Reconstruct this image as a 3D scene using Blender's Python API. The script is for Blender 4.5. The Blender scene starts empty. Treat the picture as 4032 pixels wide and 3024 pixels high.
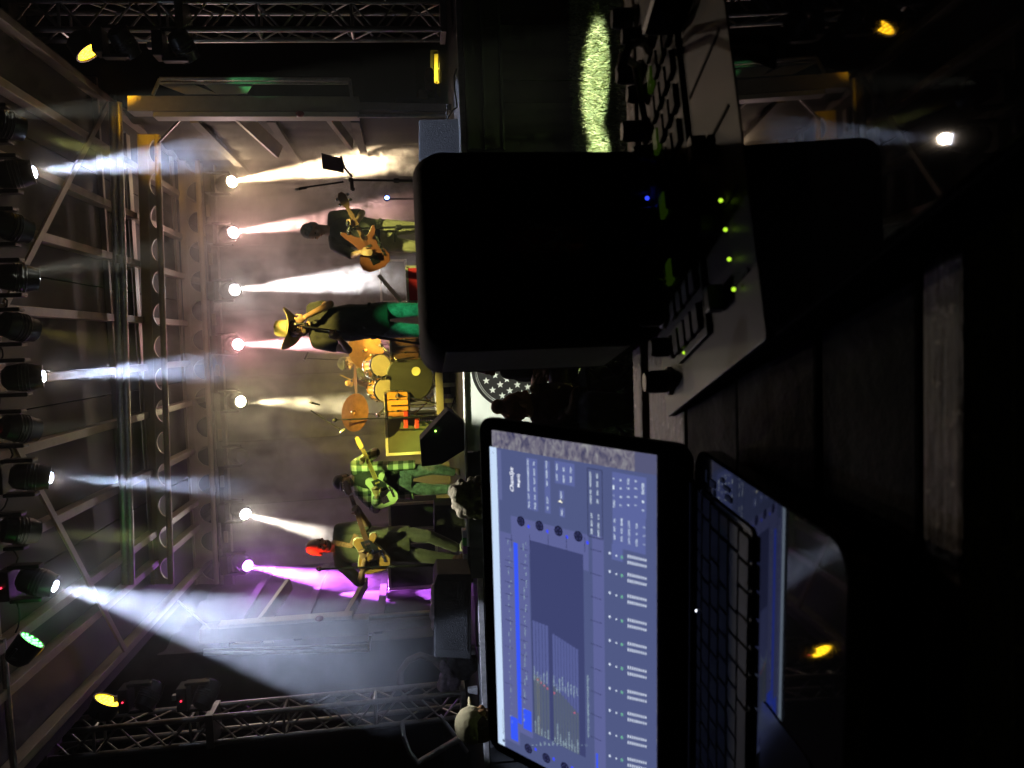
import bpy, bmesh, math, random
import numpy as np
from mathutils import Vector, Matrix, Quaternion
random.seed(7)
RAD = math.radians
sc = bpy.context.scene
col = sc.collection

# ------------------------------------------------------------------ camera
PITCH, ROLL, YAW = RAD(7.1), RAD(2.4), RAD(3.5)
CAM = Vector((0.0, 0.0, 1.45))
_R0 = Vector((math.cos(YAW), math.sin(YAW), 0)); _F0 = Vector((-math.sin(YAW), math.cos(YAW), 0)); _Z = Vector((0, 0, 1))
CF = _F0 * math.cos(PITCH) - _Z * math.sin(PITCH)
_U0 = _Z * math.cos(PITCH) + _F0 * math.sin(PITCH)
CR = _R0 * math.cos(ROLL) - _U0 * math.sin(ROLL)
CU = _R0 * math.sin(ROLL) + _U0 * math.cos(ROLL)
cam_d = bpy.data.cameras.new("camera"); cam = bpy.data.objects.new("camera", cam_d); col.objects.link(cam)
# the phone was held upright but the file is stored turned: picture right = down in the place
m = Matrix.Identity(4)
for i, a in enumerate((-CU, CR, -CF)):
    for j in range(3): m[j][i] = a[j]
m.translation = CAM
cam.matrix_world = m
cam_d.sensor_fit = 'HORIZONTAL'; cam_d.sensor_width = 36.0; cam_d.lens = 36.0 * 3030 / 4032
cam_d.clip_start = 0.02; cam_d.clip_end = 400
cam_d.dof.use_dof = True; cam_d.dof.focus_distance = 7.5; cam_d.dof.aperture_fstop = 14.0
sc.camera = cam

# ------------------------------------------------------------------ night sky
w = bpy.data.worlds.new("World"); sc.world = w; w.use_nodes = True
nt = w.node_tree; bg = nt.nodes["Background"]
sky = nt.nodes.new("ShaderNodeTexSky"); sky.sky_type = 'NISHITA'; sky.sun_disc = False
sky.sun_elevation = RAD(-8); sky.sun_rotation = RAD(200)
nt.links.new(sky.outputs[0], bg.inputs[0]); bg.inputs[1].default_value = 0.15

sc.view_settings.view_transform = 'Standard'; sc.view_settings.look = 'None'
sc.view_settings.exposure = 0.0; sc.view_settings.gamma = 1.0; sc.view_settings.use_curve_mapping = False
cy = sc.cycles
cy.max_bounces = 5; cy.diffuse_bounces = 2; cy.glossy_bounces = 3; cy.transmission_bounces = 4; cy.volume_bounces = 0
cy.sample_clamp_indirect = 4.0; cy.sample_clamp_direct = 0.0; cy.use_denoising = True
cy.volume_step_rate = 0.6; cy.volume_max_steps = 160
cy.use_adaptive_sampling = True; cy.adaptive_threshold = 0.02; cy.adaptive_min_samples = 16; cy.caustics_reflective = False; cy.caustics_refractive = False

# ------------------------------------------------------------------ measuring helpers
KP = 4032 / 2212
def ray(x, y):
    return CF + CR * ((3024 - y * KP - 1512) / 3030) + CU * ((2016 - x * KP) / 3030)
def at(x, y, Y):
    d = ray(x, y); return CAM + d * (Y / d.y)
def atz(x, y, z):
    d = ray(x, y); return CAM + d * ((z - CAM.z) / d.z)
def zoomed(x0, y0, s):
    return lambda zx, zy, Y: at((x0 + zx / s) / KP, (y0 + zy / s) / KP, Y)

# ------------------------------------------------------------------ materials
MATS = {}
def mat(name, c, rough=0.6, metal=0.0, var=0.15, scale=8.0, bump=0.0, spec=0.5, sheen=0.0, coat=0.0):
    if name in MATS: return MATS[name]
    m = bpy.data.materials.new(name); m.use_nodes = True; n = m.node_tree; b = n.nodes["Principled BSDF"]
    b.inputs["Roughness"].default_value = rough; b.inputs["Metallic"].default_value = metal
    b.inputs["Specular IOR Level"].default_value = spec
    if sheen: b.inputs["Sheen Weight"].default_value = sheen
    if coat: b.inputs["Coat Weight"].default_value = coat
    tc = n.nodes.new("ShaderNodeTexCoord"); no = n.nodes.new("ShaderNodeTexNoise")
    no.inputs["Scale"].default_value = scale; no.inputs["Detail"].default_value = 6; no.inputs["Roughness"].default_value = .65
    n.links.new(tc.outputs["Object"], no.inputs["Vector"])
    r = n.nodes.new("ShaderNodeValToRGB"); r.color_ramp.elements[0].position = .3; r.color_ramp.elements[1].position = .7
    r.color_ramp.elements[0].color = (*[v * (1 - var) for v in c], 1); r.color_ramp.elements[1].color = (*[min(1, v * (1 + var)) for v in c], 1)
    n.links.new(no.outputs["Fac"], r.inputs[0]); n.links.new(r.outputs[0], b.inputs["Base Color"])
    mr = n.nodes.new("ShaderNodeMapRange"); mr.inputs[3].default_value = max(0.02, rough * .8); mr.inputs[4].default_value = min(1, rough * 1.2)
    n.links.new(no.outputs["Fac"], mr.inputs[0]); n.links.new(mr.outputs[0], b.inputs["Roughness"])
    if bump:
        bp = n.nodes.new("ShaderNodeBump"); bp.inputs["Strength"].default_value = bump; bp.inputs["Distance"].default_value = .02
        n.links.new(no.outputs["Fac"], bp.inputs["Height"]); n.links.new(bp.outputs[0], b.inputs["Normal"])
    MATS[name] = m; return m
def glow(name, c, s, lamp=True):
    if name in MATS: return MATS[name]
    m = bpy.data.materials.new(name); m.use_nodes = True; n = m.node_tree
    b = n.nodes["Principled BSDF"]; b.inputs["Base Color"].default_value = (0.02, 0.02, 0.02, 1)
    b.inputs["Emission Color"].default_value = (*c, 1); b.inputs["Emission Strength"].default_value = s
    if not lamp: m.cycles.emission_sampling = 'NONE'
    MATS[name] = m; return m

M_alu = mat("brushed aluminium", (.46, .44, .41), .42, .75, .2, 25)
M_paint = mat("weathered pale steel paint", (.32, .27, .215), .55, .1, .18, 5)
M_white = mat("white painted steel", (.56, .49, .39), .5, .0, .12, 4)
M_roof = mat("grey roof lining", (.06, .054, .048), .75, .0, .25, 2)
M_black = mat("black plastic", (.012, .012, .013), .45, .0, .3, 14)
M_blackm = mat("black powder coat", (.015, .015, .016), .38, .3, .3, 30)
M_cloth = mat("black stage cloth", (.014, .014, .015), .95, .0, .35, 3, .2)
M_chrome = mat("chrome", (.75, .73, .70), .16, 1.0, .1, 10)
M_rubber = mat("black rubber", (.01, .01, .01), .8)
M_grille = mat("speaker grille", (.02, .02, .02), .6, .4, .4, 120, .4)

# ------------------------------------------------------------------ mesh helpers
def tag(o, label=None, cat=None, group=None, kind=None):
    if label: o["label"] = label
    if cat: o["category"] = cat
    if group: o["group"] = group
    if kind: o["kind"] = kind
    return o
def empty(name, loc=(0, 0, 0), rot=None):
    o = bpy.data.objects.new(name, None); o.empty_display_size = .05; col.objects.link(o)
    if rot is not None:
        mm = rot.to_4x4() if len(rot) == 3 else rot.copy(); mm.translation = Vector(loc); o.matrix_world = mm
    else: o.location = loc
    return o
WM = {}
def wmat(o):
    mm = o.matrix_basis.copy()
    p = o.parent
    while p is not None: mm = p.matrix_basis @ mm; p = p.parent
    return mm
def perp(d):
    d = d.normalized(); a = Vector((0, 0, 1)) if abs(d.z) < .9 else Vector((1, 0, 0))
    u = d.cross(a).normalized(); return u, d.cross(u).normalized()
class MB:
    def __init__(s): s.v = []; s.f = []
    def add(s, vs, fs):
        k = len(s.v); s.v += [Vector(x) for x in vs]; s.f += [tuple(i + k for i in q) for q in fs]; return s
    def box(s, c, d, rot=None):
        c = Vector(c); h = [x / 2 for x in d]
        vs = [Vector((sx * h[0], sy * h[1], sz * h[2])) for sz in (-1, 1) for sy in (-1, 1) for sx in (-1, 1)]
        if rot is not None: vs = [rot @ x for x in vs]
        return s.add([c + x for x in vs], [(0, 2, 3, 1), (4, 5, 7, 6), (0, 1, 5, 4), (2, 6, 7, 3), (0, 4, 6, 2), (1, 3, 7, 5)])
    def bar(s, a, b, w, h, up=None):
        a, b = Vector(a), Vector(b); d = (b - a); L = d.length; d = d.normalized()
        if up is None: u, v = perp(d)
        else:
            u = d.cross(Vector(up)).normalized(); v = u.cross(d).normalized()
        rot = Matrix((u, v, d)).transposed()
        return s.box((a + b) / 2, (w, h, L), rot)
    def tube(s, a, b, r0, r1=None, n=10, caps=True):
        a, b = Vector(a), Vector(b); r1 = r0 if r1 is None else r1; u, v = perp(b - a)
        vs = []
        for p, r in ((a, r0), (b, r1)):
            for i in range(n):
                t = 2 * math.pi * i / n; vs.append(p + (u * math.cos(t) + v * math.sin(t)) * r)
        fs = [(i, (i + 1) % n, n + (i + 1) % n, n + i) for i in range(n)]
        if caps: fs += [tuple(range(n - 1, -1, -1)), tuple(range(n, 2 * n))]
        return s.add(vs, fs)
    def path(s, pts, r, n=8):
        pts = [Vector(p) for p in pts]; rs = r if isinstance(r, (list, tuple)) else [r] * len(pts)
        vs = []; u = None
        for i, p in enumerate(pts):
            d = (pts[min(i + 1, len(pts) - 1)] - pts[max(i - 1, 0)]).normalized()
            if u is None: u, v = perp(d)
            else:
                u = (u - d * u.dot(d)).normalized(); v = d.cross(u)
            for k in range(n):
                t = 2 * math.pi * k / n; vs.append(p + (u * math.cos(t) + v * math.sin(t)) * rs[i])
        fs = [(i * n + k, i * n + (k + 1) % n, (i + 1) * n + (k + 1) % n, (i + 1) * n + k) for i in range(len(pts) - 1) for k in range(n)]
        fs += [tuple(range(n - 1, -1, -1)), tuple(range((len(pts) - 1) * n, len(pts) * n))]
        return s.add(vs, fs)
    def ell(s, c, r, rot=None, n=14, m=9):
        c = Vector(c); r = (r, r, r) if not hasattr(r, '__len__') else r
        vs = []; fs = []
        for j in range(1, m):
            p = math.pi * j / m
            for i in range(n):
                t = 2 * math.pi * i / n
                vs.append(Vector((r[0] * math.sin(p) * math.cos(t), r[1] * math.sin(p) * math.sin(t), r[2] * math.cos(p))))
        top = len(vs); vs += [Vector((0, 0, r[2])), Vector((0, 0, -r[2]))]
        for j in range(m - 2):
            for i in range(n): fs.append((j * n + i, (j + 1) * n + i, (j + 1) * n + (i + 1) % n, j * n + (i + 1) % n))
        for i in range(n):
            fs.append((top, i, (i + 1) % n)); fs.append((top + 1, (m - 2) * n + (i + 1) % n, (m - 2) * n + i))
        if rot is not None: vs = [rot @ x for x in vs]
        return s.add([c + x for x in vs], fs)
    def lathe(s, prof, o=(0, 0, 0), ax=(0, 0, 1), n=20):
        o = Vector(o); ax = Vector(ax).normalized(); u, v = perp(ax); vs = []
        for r, h in prof:
            for i in range(n):
                t = 2 * math.pi * i / n; vs.append(o + ax * h + (u * math.cos(t) + v * math.sin(t)) * max(r, 1e-4))
        fs = [(j * n + i, j * n + (i + 1) % n, (j + 1) * n + (i + 1) % n, (j + 1) * n + i) for j in range(len(prof) - 1) for i in range(n)]
        fs += [tuple(range(n - 1, -1, -1)), tuple(range((len(prof) - 1) * n, len(prof) * n))]
        return s.add(vs, fs)
    def loft(s, secs, n=16):
        vs = []
        for c, u, v in secs:
            for i in range(n):
                t = 2 * math.pi * i / n; vs.append(Vector(c) + Vector(u) * math.cos(t) + Vector(v) * math.sin(t))
        fs = [(j * n + i, j * n + (i + 1) % n, (j + 1) * n + (i + 1) % n, (j + 1) * n + i) for j in range(len(secs) - 1) for i in range(n)]
        fs += [tuple(range(n - 1, -1, -1)), tuple(range((len(secs) - 1) * n, len(secs) * n))]
        return s.add(vs, fs)
    def prism(s, pts, d):
        d = Vector(d); pts = [Vector(p) for p in pts]; n = len(pts)
        return s.add(pts + [p + d for p in pts], [tuple(range(n - 1, -1, -1)), tuple(range(n, 2 * n))] + [(i, (i + 1) % n, n + (i + 1) % n, n + i) for i in range(n)])
    def build(s, name, m, parent=None, local=False, smooth=False, bevel=0.0, seg=2, angle=None):
        angle = angle or (12 if bevel else 35)
        me = bpy.data.meshes.new(name); vs = s.v
        if parent is not None and not local:
            iv = wmat(parent).inverted(); vs = [iv @ x for x in vs]
        off = Vector((0, 0, 0))
        if parent is None and vs and not local:
            off = sum(vs, Vector()) / len(vs); off.z = min(x.z for x in vs); vs = [x - off for x in vs]
        me.from_pydata([tuple(x) for x in vs], [], s.f)
        bm = bmesh.new(); bm.from_mesh(me); bmesh.ops.recalc_face_normals(bm, faces=bm.faces)
        if bevel:
            es = [e for e in bm.edges if len(e.link_faces) == 2 and e.calc_face_angle(0) > RAD(40)]
            bmesh.ops.bevel(bm, geom=es, offset=bevel, segments=seg, affect='EDGES', profile=.6)
        bm.to_mesh(me); bm.free()
        if smooth or bevel:
            me.shade_smooth(); me.set_sharp_from_angle(angle=RAD(angle))
        if m is not None: me.materials.append(m)
        o = bpy.data.objects.new(name, me); col.objects.link(o); o.parent = parent
        if parent is None: o.location = off
        return o
def clone(o, name=None):
    c = o.copy(); col.objects.link(c); return c
def remeshed(mb, vox, smooth=3, fac=.5):
    """one continuous skin grown over overlapping volumes"""
    me = bpy.data.meshes.new("t"); me.from_pydata([tuple(v) for v in mb.v], [], mb.f)
    bm = bmesh.new(); bm.from_mesh(me); bmesh.ops.recalc_face_normals(bm, faces=bm.faces); bm.to_mesh(me); bm.free()
    o = bpy.data.objects.new("t", me); col.objects.link(o)
    r = o.modifiers.new("r", 'REMESH'); r.mode = 'VOXEL'; r.voxel_size = vox; r.use_smooth_shade = True
    q = o.modifiers.new("s", 'SMOOTH'); q.iterations = smooth; q.factor = fac
    dg = bpy.context.evaluated_depsgraph_get(); dg.update()
    out = bpy.data.meshes.new_from_object(o.evaluated_get(dg)); bpy.data.objects.remove(o); bpy.data.meshes.remove(me)
    out.shade_smooth()
    return out
def put(name, me, m, parent=None, origin=None):
    """a mesh in world coordinates as an object under parent or on its own origin"""
    me.materials.clear(); me.materials.append(m)
    o = bpy.data.objects.new(name, me); col.objects.link(o)
    if parent is not None:
        me.transform(wmat(parent).inverted()); o.parent = parent
    elif origin is not None:
        me.transform(Matrix.Translation(-Vector(origin))); o.location = origin
    return o
def spot(name, loc, aim, power, c, size, blend=.3, rad=.03, parent=None):
    l = bpy.data.lights.new(name, 'SPOT'); l.energy = power; l.color = c; l.spot_size = RAD(size); l.spot_blend = blend; l.shadow_soft_size = rad
    o = bpy.data.objects.new(name, l); col.objects.link(o)
    d = (Vector(aim) - Vector(loc)).normalized()
    mm = d.to_track_quat('-Z', 'Y').to_matrix().to_4x4(); mm.translation = Vector(loc)
    if parent is not None:
        o.parent = parent; mm = wmat(parent).inverted() @ mm
    o.matrix_basis = mm
    return o
# ------------------------------------------------------------------ the ground and the stage deck
def grassmat():
    m = mat("lawn", (.055, .085, .022), .9, 0, .5, 60, .5); return m
g = MB().add([(-60, -30, 0), (60, -30, 0), (60, 90, 0), (-60, 90, 0)], [(0, 1, 2, 3)]).build("ground", grassmat(), None, True)
tag(g, kind="structure")
SZ = 0.98; SF = 6.7
deck = MB().box((-.25, (SF + 12.2) / 2, SZ - .06), (9.6, 12.2 - SF, .12)).build("stage_floor", mat("stage deck ply", (.022, .021, .02), .55, 0, .4, 6, .15), None)
tag(deck, kind="structure")
# blades of the lawn between the table and the stage
rng = np.random.default_rng(3)
N = 26000
mb_v, mb_f = [], []
gx = rng.uniform(-1.6, 3.2, N); gy = rng.uniform(4.6, 6.68, N); gh = rng.uniform(.02, .055, N); ga = rng.uniform(0, 6.28, N); gl = rng.normal(0, .018, (N, 2))
for i in range(N):
    x, y, h, a = gx[i], gy[i], gh[i], ga[i]; dx, dy = math.cos(a) * .004, math.sin(a) * .004
    mb_v += [(x - dx, y - dy, 0), (x + dx, y + dy, 0), (x + gl[i, 0], y + gl[i, 1], h)]; mb_f.append((3 * i, 3 * i + 1, 3 * i + 2))
me = bpy.data.meshes.new("grass"); me.from_pydata(mb_v, [], mb_f)
go = bpy.data.objects.new("grass", me); col.objects.link(go); me.materials.append(mat("grass blades", (.25, .29, .12), .7, 0, .6, 30))
tag(go, "short lawn grass between the mixing table and the stage front", "grass", kind="stuff")

# black cloth round the front of the stage, in hanging folds
sk = empty("stage_skirt", (-.25, SF - .02, 0)); tag(sk, "black cloth skirt hanging along the front of the stage", "stage skirt")
for k in range(8):
    x0 = -5 + k * 1.2; vs = []; fs = []; n = 25
    for i in range(n):
        x = x0 + 1.195 * i / (n - 1); y = SF - .03 + .012 * math.sin(x * 21) + .008 * math.sin(x * 47 + k)
        vs += [(x, y, SZ - .05), (x, y - .02, .01)]
    for i in range(n - 1): fs.append((2 * i, 2 * i + 1, 2 * i + 3, 2 * i + 2))
    MB().add(vs, fs).build("cloth_panel", M_cloth, sk, smooth=True)
MB().box((-.25, SF - .012, SZ - .02), (9.6, .03, .05)).build("edge_trim", mat("scuffed aluminium edge", (.5, .46, .42), .45, .5, .3, 20), sk, bevel=.004)
# dark frames of the stage front seen on the right
fr = empty("stage_front_frame", (2.4, SF - .1, 0)); tag(fr, "dark grey framed panel fixed below the stage edge at far right", "stage panel")
MB().box((2.35, SF - .10, .78), (1.5, .03, .30)).build("panel", mat("dark grey panel", (.012, .015, .012), .7), fr, bevel=.004)
for z in (.63, .78, .925): MB().box((2.35, SF - .125, z), (1.52, .02, .022)).build("rail", mat("dark grey rail", (.02, .025, .02), .6), fr)

# ------------------------------------------------------------------ roof of the mobile stage
roof = empty("stage_roof", (-.25, 8.6, 4.5)); tag(roof, "flat grey roof with pale steel rafters over the whole stage", "stage roof")
RX0, RX1 = -3.3, 2.75
pan_x = [2.75, 1.8, .65, -.45, -1.75, -3.3]
for k in range(5):
    MB().box(((pan_x[k] + pan_x[k + 1]) / 2, 8.75, 4.60), (abs(pan_x[k] - pan_x[k + 1]) - .012, 6.6, .03)).build("roof_panel", M_roof, roof)
for X in (2.07, 1.50, .97, .34, -.2, -.74, -1.40, -2.11, -2.45, -3.05, 2.6):
    MB().box((X, 8.8, 4.53), (.075, 6.4, .11)).build("rafter", M_paint, roof, bevel=.006)
for a, b in (((2.53, 8.5), (.37, 6.19)), ((-.66, 6.18), (-2.61, 7.7)), ((-2.61, 7.7), (-3.0, 8.0))):
    MB().bar((a[0], a[1], 4.463), (b[0], b[1], 4.463), .06, .02, (0, 0, 1)).build("diagonal_brace", M_paint, roof)
MB().box((-.25, 5.62, 4.53), (6.1, .06, .14)).build("front_fascia", M_paint, roof, bevel=.006)
MB().tube(at(5, 1380, 5.88), at(30, 1659, 5.86), .025).build("edge_tube", M_alu, roof, smooth=True)
# thin tie rods at the corners
for a, b in ((at(342, 308, 8.3), at(402, 245, 7.6)), (at(385, 1298, 8.3), at(455, 1360, 7.6))):
    MB().tube(a, b, .011, n=6).build("tie_rod", M_alu, roof, smooth=True)

# pair of round tubes the front lights are cabled to
lb = empty("light_bar", (-.2, 8.2, 4.35)); tag(lb, "pair of round aluminium tubes running across the stage under the roof", "light bar")
for dx, dr in ((246, .036), (260, .030)):
    MB().tube(at(dx - 3, 222, 8.35), at(dx + 25, 1262, 8.15), dr, n=14).build("tube", M_alu, lb, smooth=True)
for yy in (560, 800, 905, 1075):
    p = at(257 + (yy - 300) * .022, yy, 8.27); MB().tube(p - Vector((.04, 0, 0)), p + Vector((.04, 0, 0)), .05, n=12).build("clamp", M_alu, lb, smooth=True)
MB().box((at(222, 700, 8.45) + at(240, 700, 8.45)) / 2, (5.0, .05, .12)).build("flat_beam", M_paint, lb, bevel=.005)

# two girders with rows of arched cut-outs
def girder(label, Y, xa, xb, ya, yb, slope, hole, chord_x, mlabel):
    """plate from image row xa..xb (at column ya), arches below, lower chord tube"""
    e = empty("arched_girder", at(xb, (ya + yb) / 2, Y)); tag(e, label, "girder", "arched roof girders")
    a0 = at(xa, ya, Y); a1 = at(xa + (yb - ya) * slope, yb, Y)
    b0 = at(xb, ya, Y); b1 = at(xb + (yb - ya) * slope, yb, Y)
    c0 = at(chord_x, ya, Y); c1 = at(chord_x + (yb - ya) * slope * 1.15, yb, Y)
    T = Vector((0, .045, 0))
    MB().prism([a0, a1, b1, b0], T).build("plate", M_white, e)
    n = int(round((yb - ya) / hole))
    for k in range(n):
        t0, t1 = k / n, (k + 1) / n
        lerp = lambda p, q, t: p + (q - p) * t
        pts = []; NA = 10
        # strip between plate and chord with an arch cut out of it
        for i in range(NA + 1):
            t = t0 + (t1 - t0) * (.12 + .76 * i / NA)
            s = math.sin(math.pi * i / NA) ** .55
            top = lerp(b0, b1, t); bot = lerp(c0, c1, t)
            pts.append((top, bot + (top - bot) * (.12 + .80 * s)))
        mbx = MB(); T2 = Vector((0, .035, 0)); o2 = Vector((0, .005, 0))
        L0 = lerp(b0, b1, t0); L1 = lerp(c0, c1, t0); R0 = lerp(b0, b1, t1); R1 = lerp(c0, c1, t1)
        mbx.prism([x + o2 for x in (L0, pts[0][0], pts[0][1] - (pts[0][0] - L0) * 0 , L1)], T2) if False else None
        mbx.prism([x + o2 for x in (L0, lerp(b0, b1, t0 + (t1 - t0) * .12), lerp(c0, c1, t0 + (t1 - t0) * .12), L1)], T2)
        mbx.prism([x + o2 for x in (lerp(b0, b1, t0 + (t1 - t0) * .88), R0, R1, lerp(c0, c1, t0 + (t1 - t0) * .88))], T2)
        for i in range(NA):
            mbx.prism([x + o2 for x in (pts[i][0], pts[i + 1][0], pts[i + 1][1], pts[i][1])], T2)
        mbx.build("arch", M_white, e)
    MB().tube(c0 + T / 2, c1 + T / 2, .034, n=14).build("lower_chord", M_white, e, smooth=True)
    MB().box((a0 + a1) / 2 + Vector((0, .02, .03)), ((a1 - a0).length, .11, .03), None).build("top_flange", M_white, e)
    return e
girder("front white girder with a row of arched openings above the performers", 9.2, 296, 318, 290, 1262, .027, 71, 338, "")
girder("rear hazy girder with arched openings, nearest to the backdrop", 10.9, 382, 396, 318, 1262, .04, 62, 424, "")

# ------------------------------------------------------------------ side frames (folding column with outer ladder and braces)
def side_frame(label, colp, flange, lower, outer, cross, plates, Yc, lab_in):
    e = empty("stage_column", at(*colp[3], Yc)); tag(e, label, "stage column", "folding side columns of the stage")
    T = Vector((0, .18, 0))
    MB().prism([at(*p, Yc) for p in colp], T).build("column", M_paint, e, bevel=.006)
    MB().prism([at(*p, Yc - .012) for p in flange], Vector((0, .15, 0))).build("inner_flange", M_white, e, bevel=.004)
    for q in lower: MB().prism([at(*p, Yc + .03) for p in q], Vector((0, .11, 0))).build("lower_leg", M_paint, e, bevel=.004)
    for a, b, r in outer: MB().tube(at(*a, Yc - .04), at(*b, Yc - .04), r, n=10).build("outer_tube", M_alu, e, smooth=True)
    for a, b, Ya, Yb, wd in cross: MB().bar(at(*a, Ya), at(*b, Yb), wd, .05, (0, 1, 0)).build("brace", M_white, e, bevel=.004)
    for q in plates: MB().prism([at(*p, Yc + .01) for p in q], Vector((0, .012, 0))).build("gusset_plate", M_white, e)
    return e
rsf = side_frame("steel stage column with outer ladder beside the music stand, at far right",
    [(275, 206), (775, 208), (780, 240), (275, 240)],
    [(330, 241), (775, 241), (775, 252), (330, 252)],
    [[(772, 220), (975, 224), (975, 240), (772, 236)], [(772, 241), (960, 241), (960, 247), (772, 247)]],
    [((345, 170), (755, 172), .018), ((345, 179), (752, 180), .012), ((755, 171), (760, 210), .016), ((345, 171), (330, 205), .016), ((772, 251), (965, 250), .016)],
    [((512, 243), (602, 327), 7.7, 8.9, .14), ((706, 243), (758, 312), 7.7, 8.9, .12), ((425, 244), (512, 243), 7.68, 7.68, .03)],
    [[(440, 182), (545, 184), (533, 202), (470, 203)], [(345, 182), (420, 183), (470, 203), (400, 203)]], 7.6, "")
lsf = side_frame("steel stage column with outer ladder behind the left guitarist, at far left",
    [(440, 1385), (800, 1345), (800, 1322), (450, 1358)] if False else [(430, 1392), (796, 1372), (796, 1338), (430, 1360)],
    [(470, 1360), (760, 1338), (760, 1330), (470, 1352)],
    [[(790, 1368), (940, 1350), (940, 1335), (790, 1350)], [(780, 1343), (935, 1330), (935, 1325), (780, 1337)]],
    [((440, 1412), (797, 1405), .018), ((440, 1404), (797, 1392), .012), ((797, 1405), (800, 1372), .016), ((797, 1333), (938, 1324), .014)],
    [((562, 1350), (625, 1262), 7.7, 8.9, .13), ((745, 1340), (790, 1258), 7.7, 8.9, .12)],
    [[(500, 1393), (560, 1390), (575, 1375), (530, 1378)], [(570, 1390), (592, 1389), (585, 1373), (565, 1375)]], 7.6, "")
for e, q in ((rsf, (648, 246)), (lsf, (690, 1336))):
    MB().ell(at(*q, 7.45), (.03, .03, .04)).build("red_lamp", mat("red lens", (.25, .03, .03), .3), e, smooth=True)

# ------------------------------------------------------------------ box truss towers
def truss(label, top, bot, Y0, w, nbay, sx):
    """top/bot: image point of the inner front chord; w box width; sx direction of the box away from the stage"""
    a, b = at(*top, Y0), at(*bot, Y0)
    e = empty("truss_tower", b); tag(e, label, "truss", "box truss towers")
    offs = [Vector((0, 0, 0)), Vector((sx * w, 0, 0)), Vector((0, w, 0)), Vector((sx * w, w, 0))]
    for o in offs: MB().tube(a + o, b + o, .025, n=12).build("chord", M_alu, e, smooth=True)
    L = (a - b)
    faces = [(0, 1), (0, 2), (1, 3), (2, 3)]
    for fi, (i, j) in enumerate(faces):
        for k in range(nbay):
            t0, t1, tm = k / nbay, (k + 1) / nbay, (k + .5) / nbay
            p0, p1 = b + offs[i] + L * t0, b + offs[j] + L * tm; p2 = b + offs[i] + L * t1
            if k % 2: p0, p1, p2 = b + offs[j] + L * t0, b + offs[i] + L * tm, b + offs[j] + L * t1
            MB().tube(p0, p1, .010, n=6).build("lacing", M_alu, e, smooth=True)
            MB().tube(p1, p2, .010, n=6).build("lacing", M_alu, e, smooth=True)
            if k % 2 == 0: MB().tube(b + offs[i] + L * t0, b + offs[j] + L * t0, .013, n=6).build("spacer", M_alu, e, smooth=True)
    for t in (.0, .62, 1.0):
        c = b + L * t + Vector((sx * w / 2, w / 2, 0)); rot = Matrix((Vector((1, 0, 0)), Vector((0, 1, 0)), L.normalized())).transposed()
        MB().box(c, (w + .07, w + .07, .05 if t != .62 else .07), rot).build("end_plate", M_alu, e, bevel=.004)
    return e
tr_r = truss("box truss tower standing at far right, its foot plate on the stage", (18, 64), (958, 63), 7.2, .24, 9, 1)
tr_l = truss("leaning box truss tower at far left behind the pale cap", (95, 1585), (1000, 1497), 7.2, .24, 9, -1)
# outrigger legs of the left tower
for i, (a, b, r) in enumerate([((905, 1648), (1010, 1590), .028), ((860, 1560), (905, 1648), .018), ((985, 1550), (1030, 1640), .02)]):
    pass
og = empty("outrigger", at(1015, 1590, 6.9)); tag(og, "tubular outrigger leg bracing the foot of the left truss tower", "outrigger")
MB().tube(at(903, 1648, 6.95), at(1012, 1583, 7.0), .03, n=12).build("lower_tube", M_alu, og, smooth=True)
MB().path([at(868, 1560, 7.1), at(872, 1590, 7.0), at(885, 1625, 6.97), at(905, 1650, 6.95)], .022).build("bent_tube", M_alu, og, smooth=True)
MB().tube(at(950, 1545, 7.2), at(1010, 1625, 7.1), .02, n=8).build("rear_tube", M_alu, og, smooth=True)

# ------------------------------------------------------------------ backdrop
bd = empty("backdrop_curtain", (-.3, 12.0, SZ)); tag(bd, "dark pleated curtain hanging across the back of the stage", "curtain")
for k in range(6):
    vs = []; fs = []; n = 31; x0 = -3.4 + k * .985
    for i in range(n):
        x = x0 + .977 * i / (n - 1); y = 12.0 + .05 * math.sin(x * 9.5 + .6 * math.sin(x * 3)) + .02 * math.sin(x * 23)
        vs += [(x, y, 4.4), (x + .05 * math.sin(x * 7), y + .02, SZ)]
    for i in range(n - 1): fs.append((2 * i, 2 * i + 1, 2 * i + 3, 2 * i + 2))
    MB().add(vs, fs).build("curtain_panel", mat("charcoal curtain", (.10, .095, .08), .9, 0, .25, 3, .1), bd, smooth=True)
# side walls of canvas seen behind the columns
for lab, X, s in (("grey canvas side sheet behind the right stage column", 2.5, 1), ("grey canvas side sheet behind the left stage column", -3.38, -1)):
    e = empty("side_sheet", (X, 10, SZ)); tag(e, lab, "canvas sheet")
    vs = []; fs = []; n = 41
    for i in range(n):
        y = 8.7 + 3.2 * i / (n - 1); vs += [(X + .03 * math.sin(y * 11), y, 4.4), (X + .03 * math.sin(y * 10), y, SZ)]
    for i in range(n - 1): fs.append((2 * i, 2 * i + 1, 2 * i + 3, 2 * i + 2))
    MB().add(vs, fs).build("canvas", mat("grey canvas", (.03, .028, .026), .85, 0, .2, 2), e, smooth=True)
    for z in (2.0, 2.9, 3.7): MB().bar((X - s * .05, 8.8, z), (X - s * .05, 11.7, z), .05, .09, (0, 0, 1)).build("girt", M_roof, e)
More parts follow.
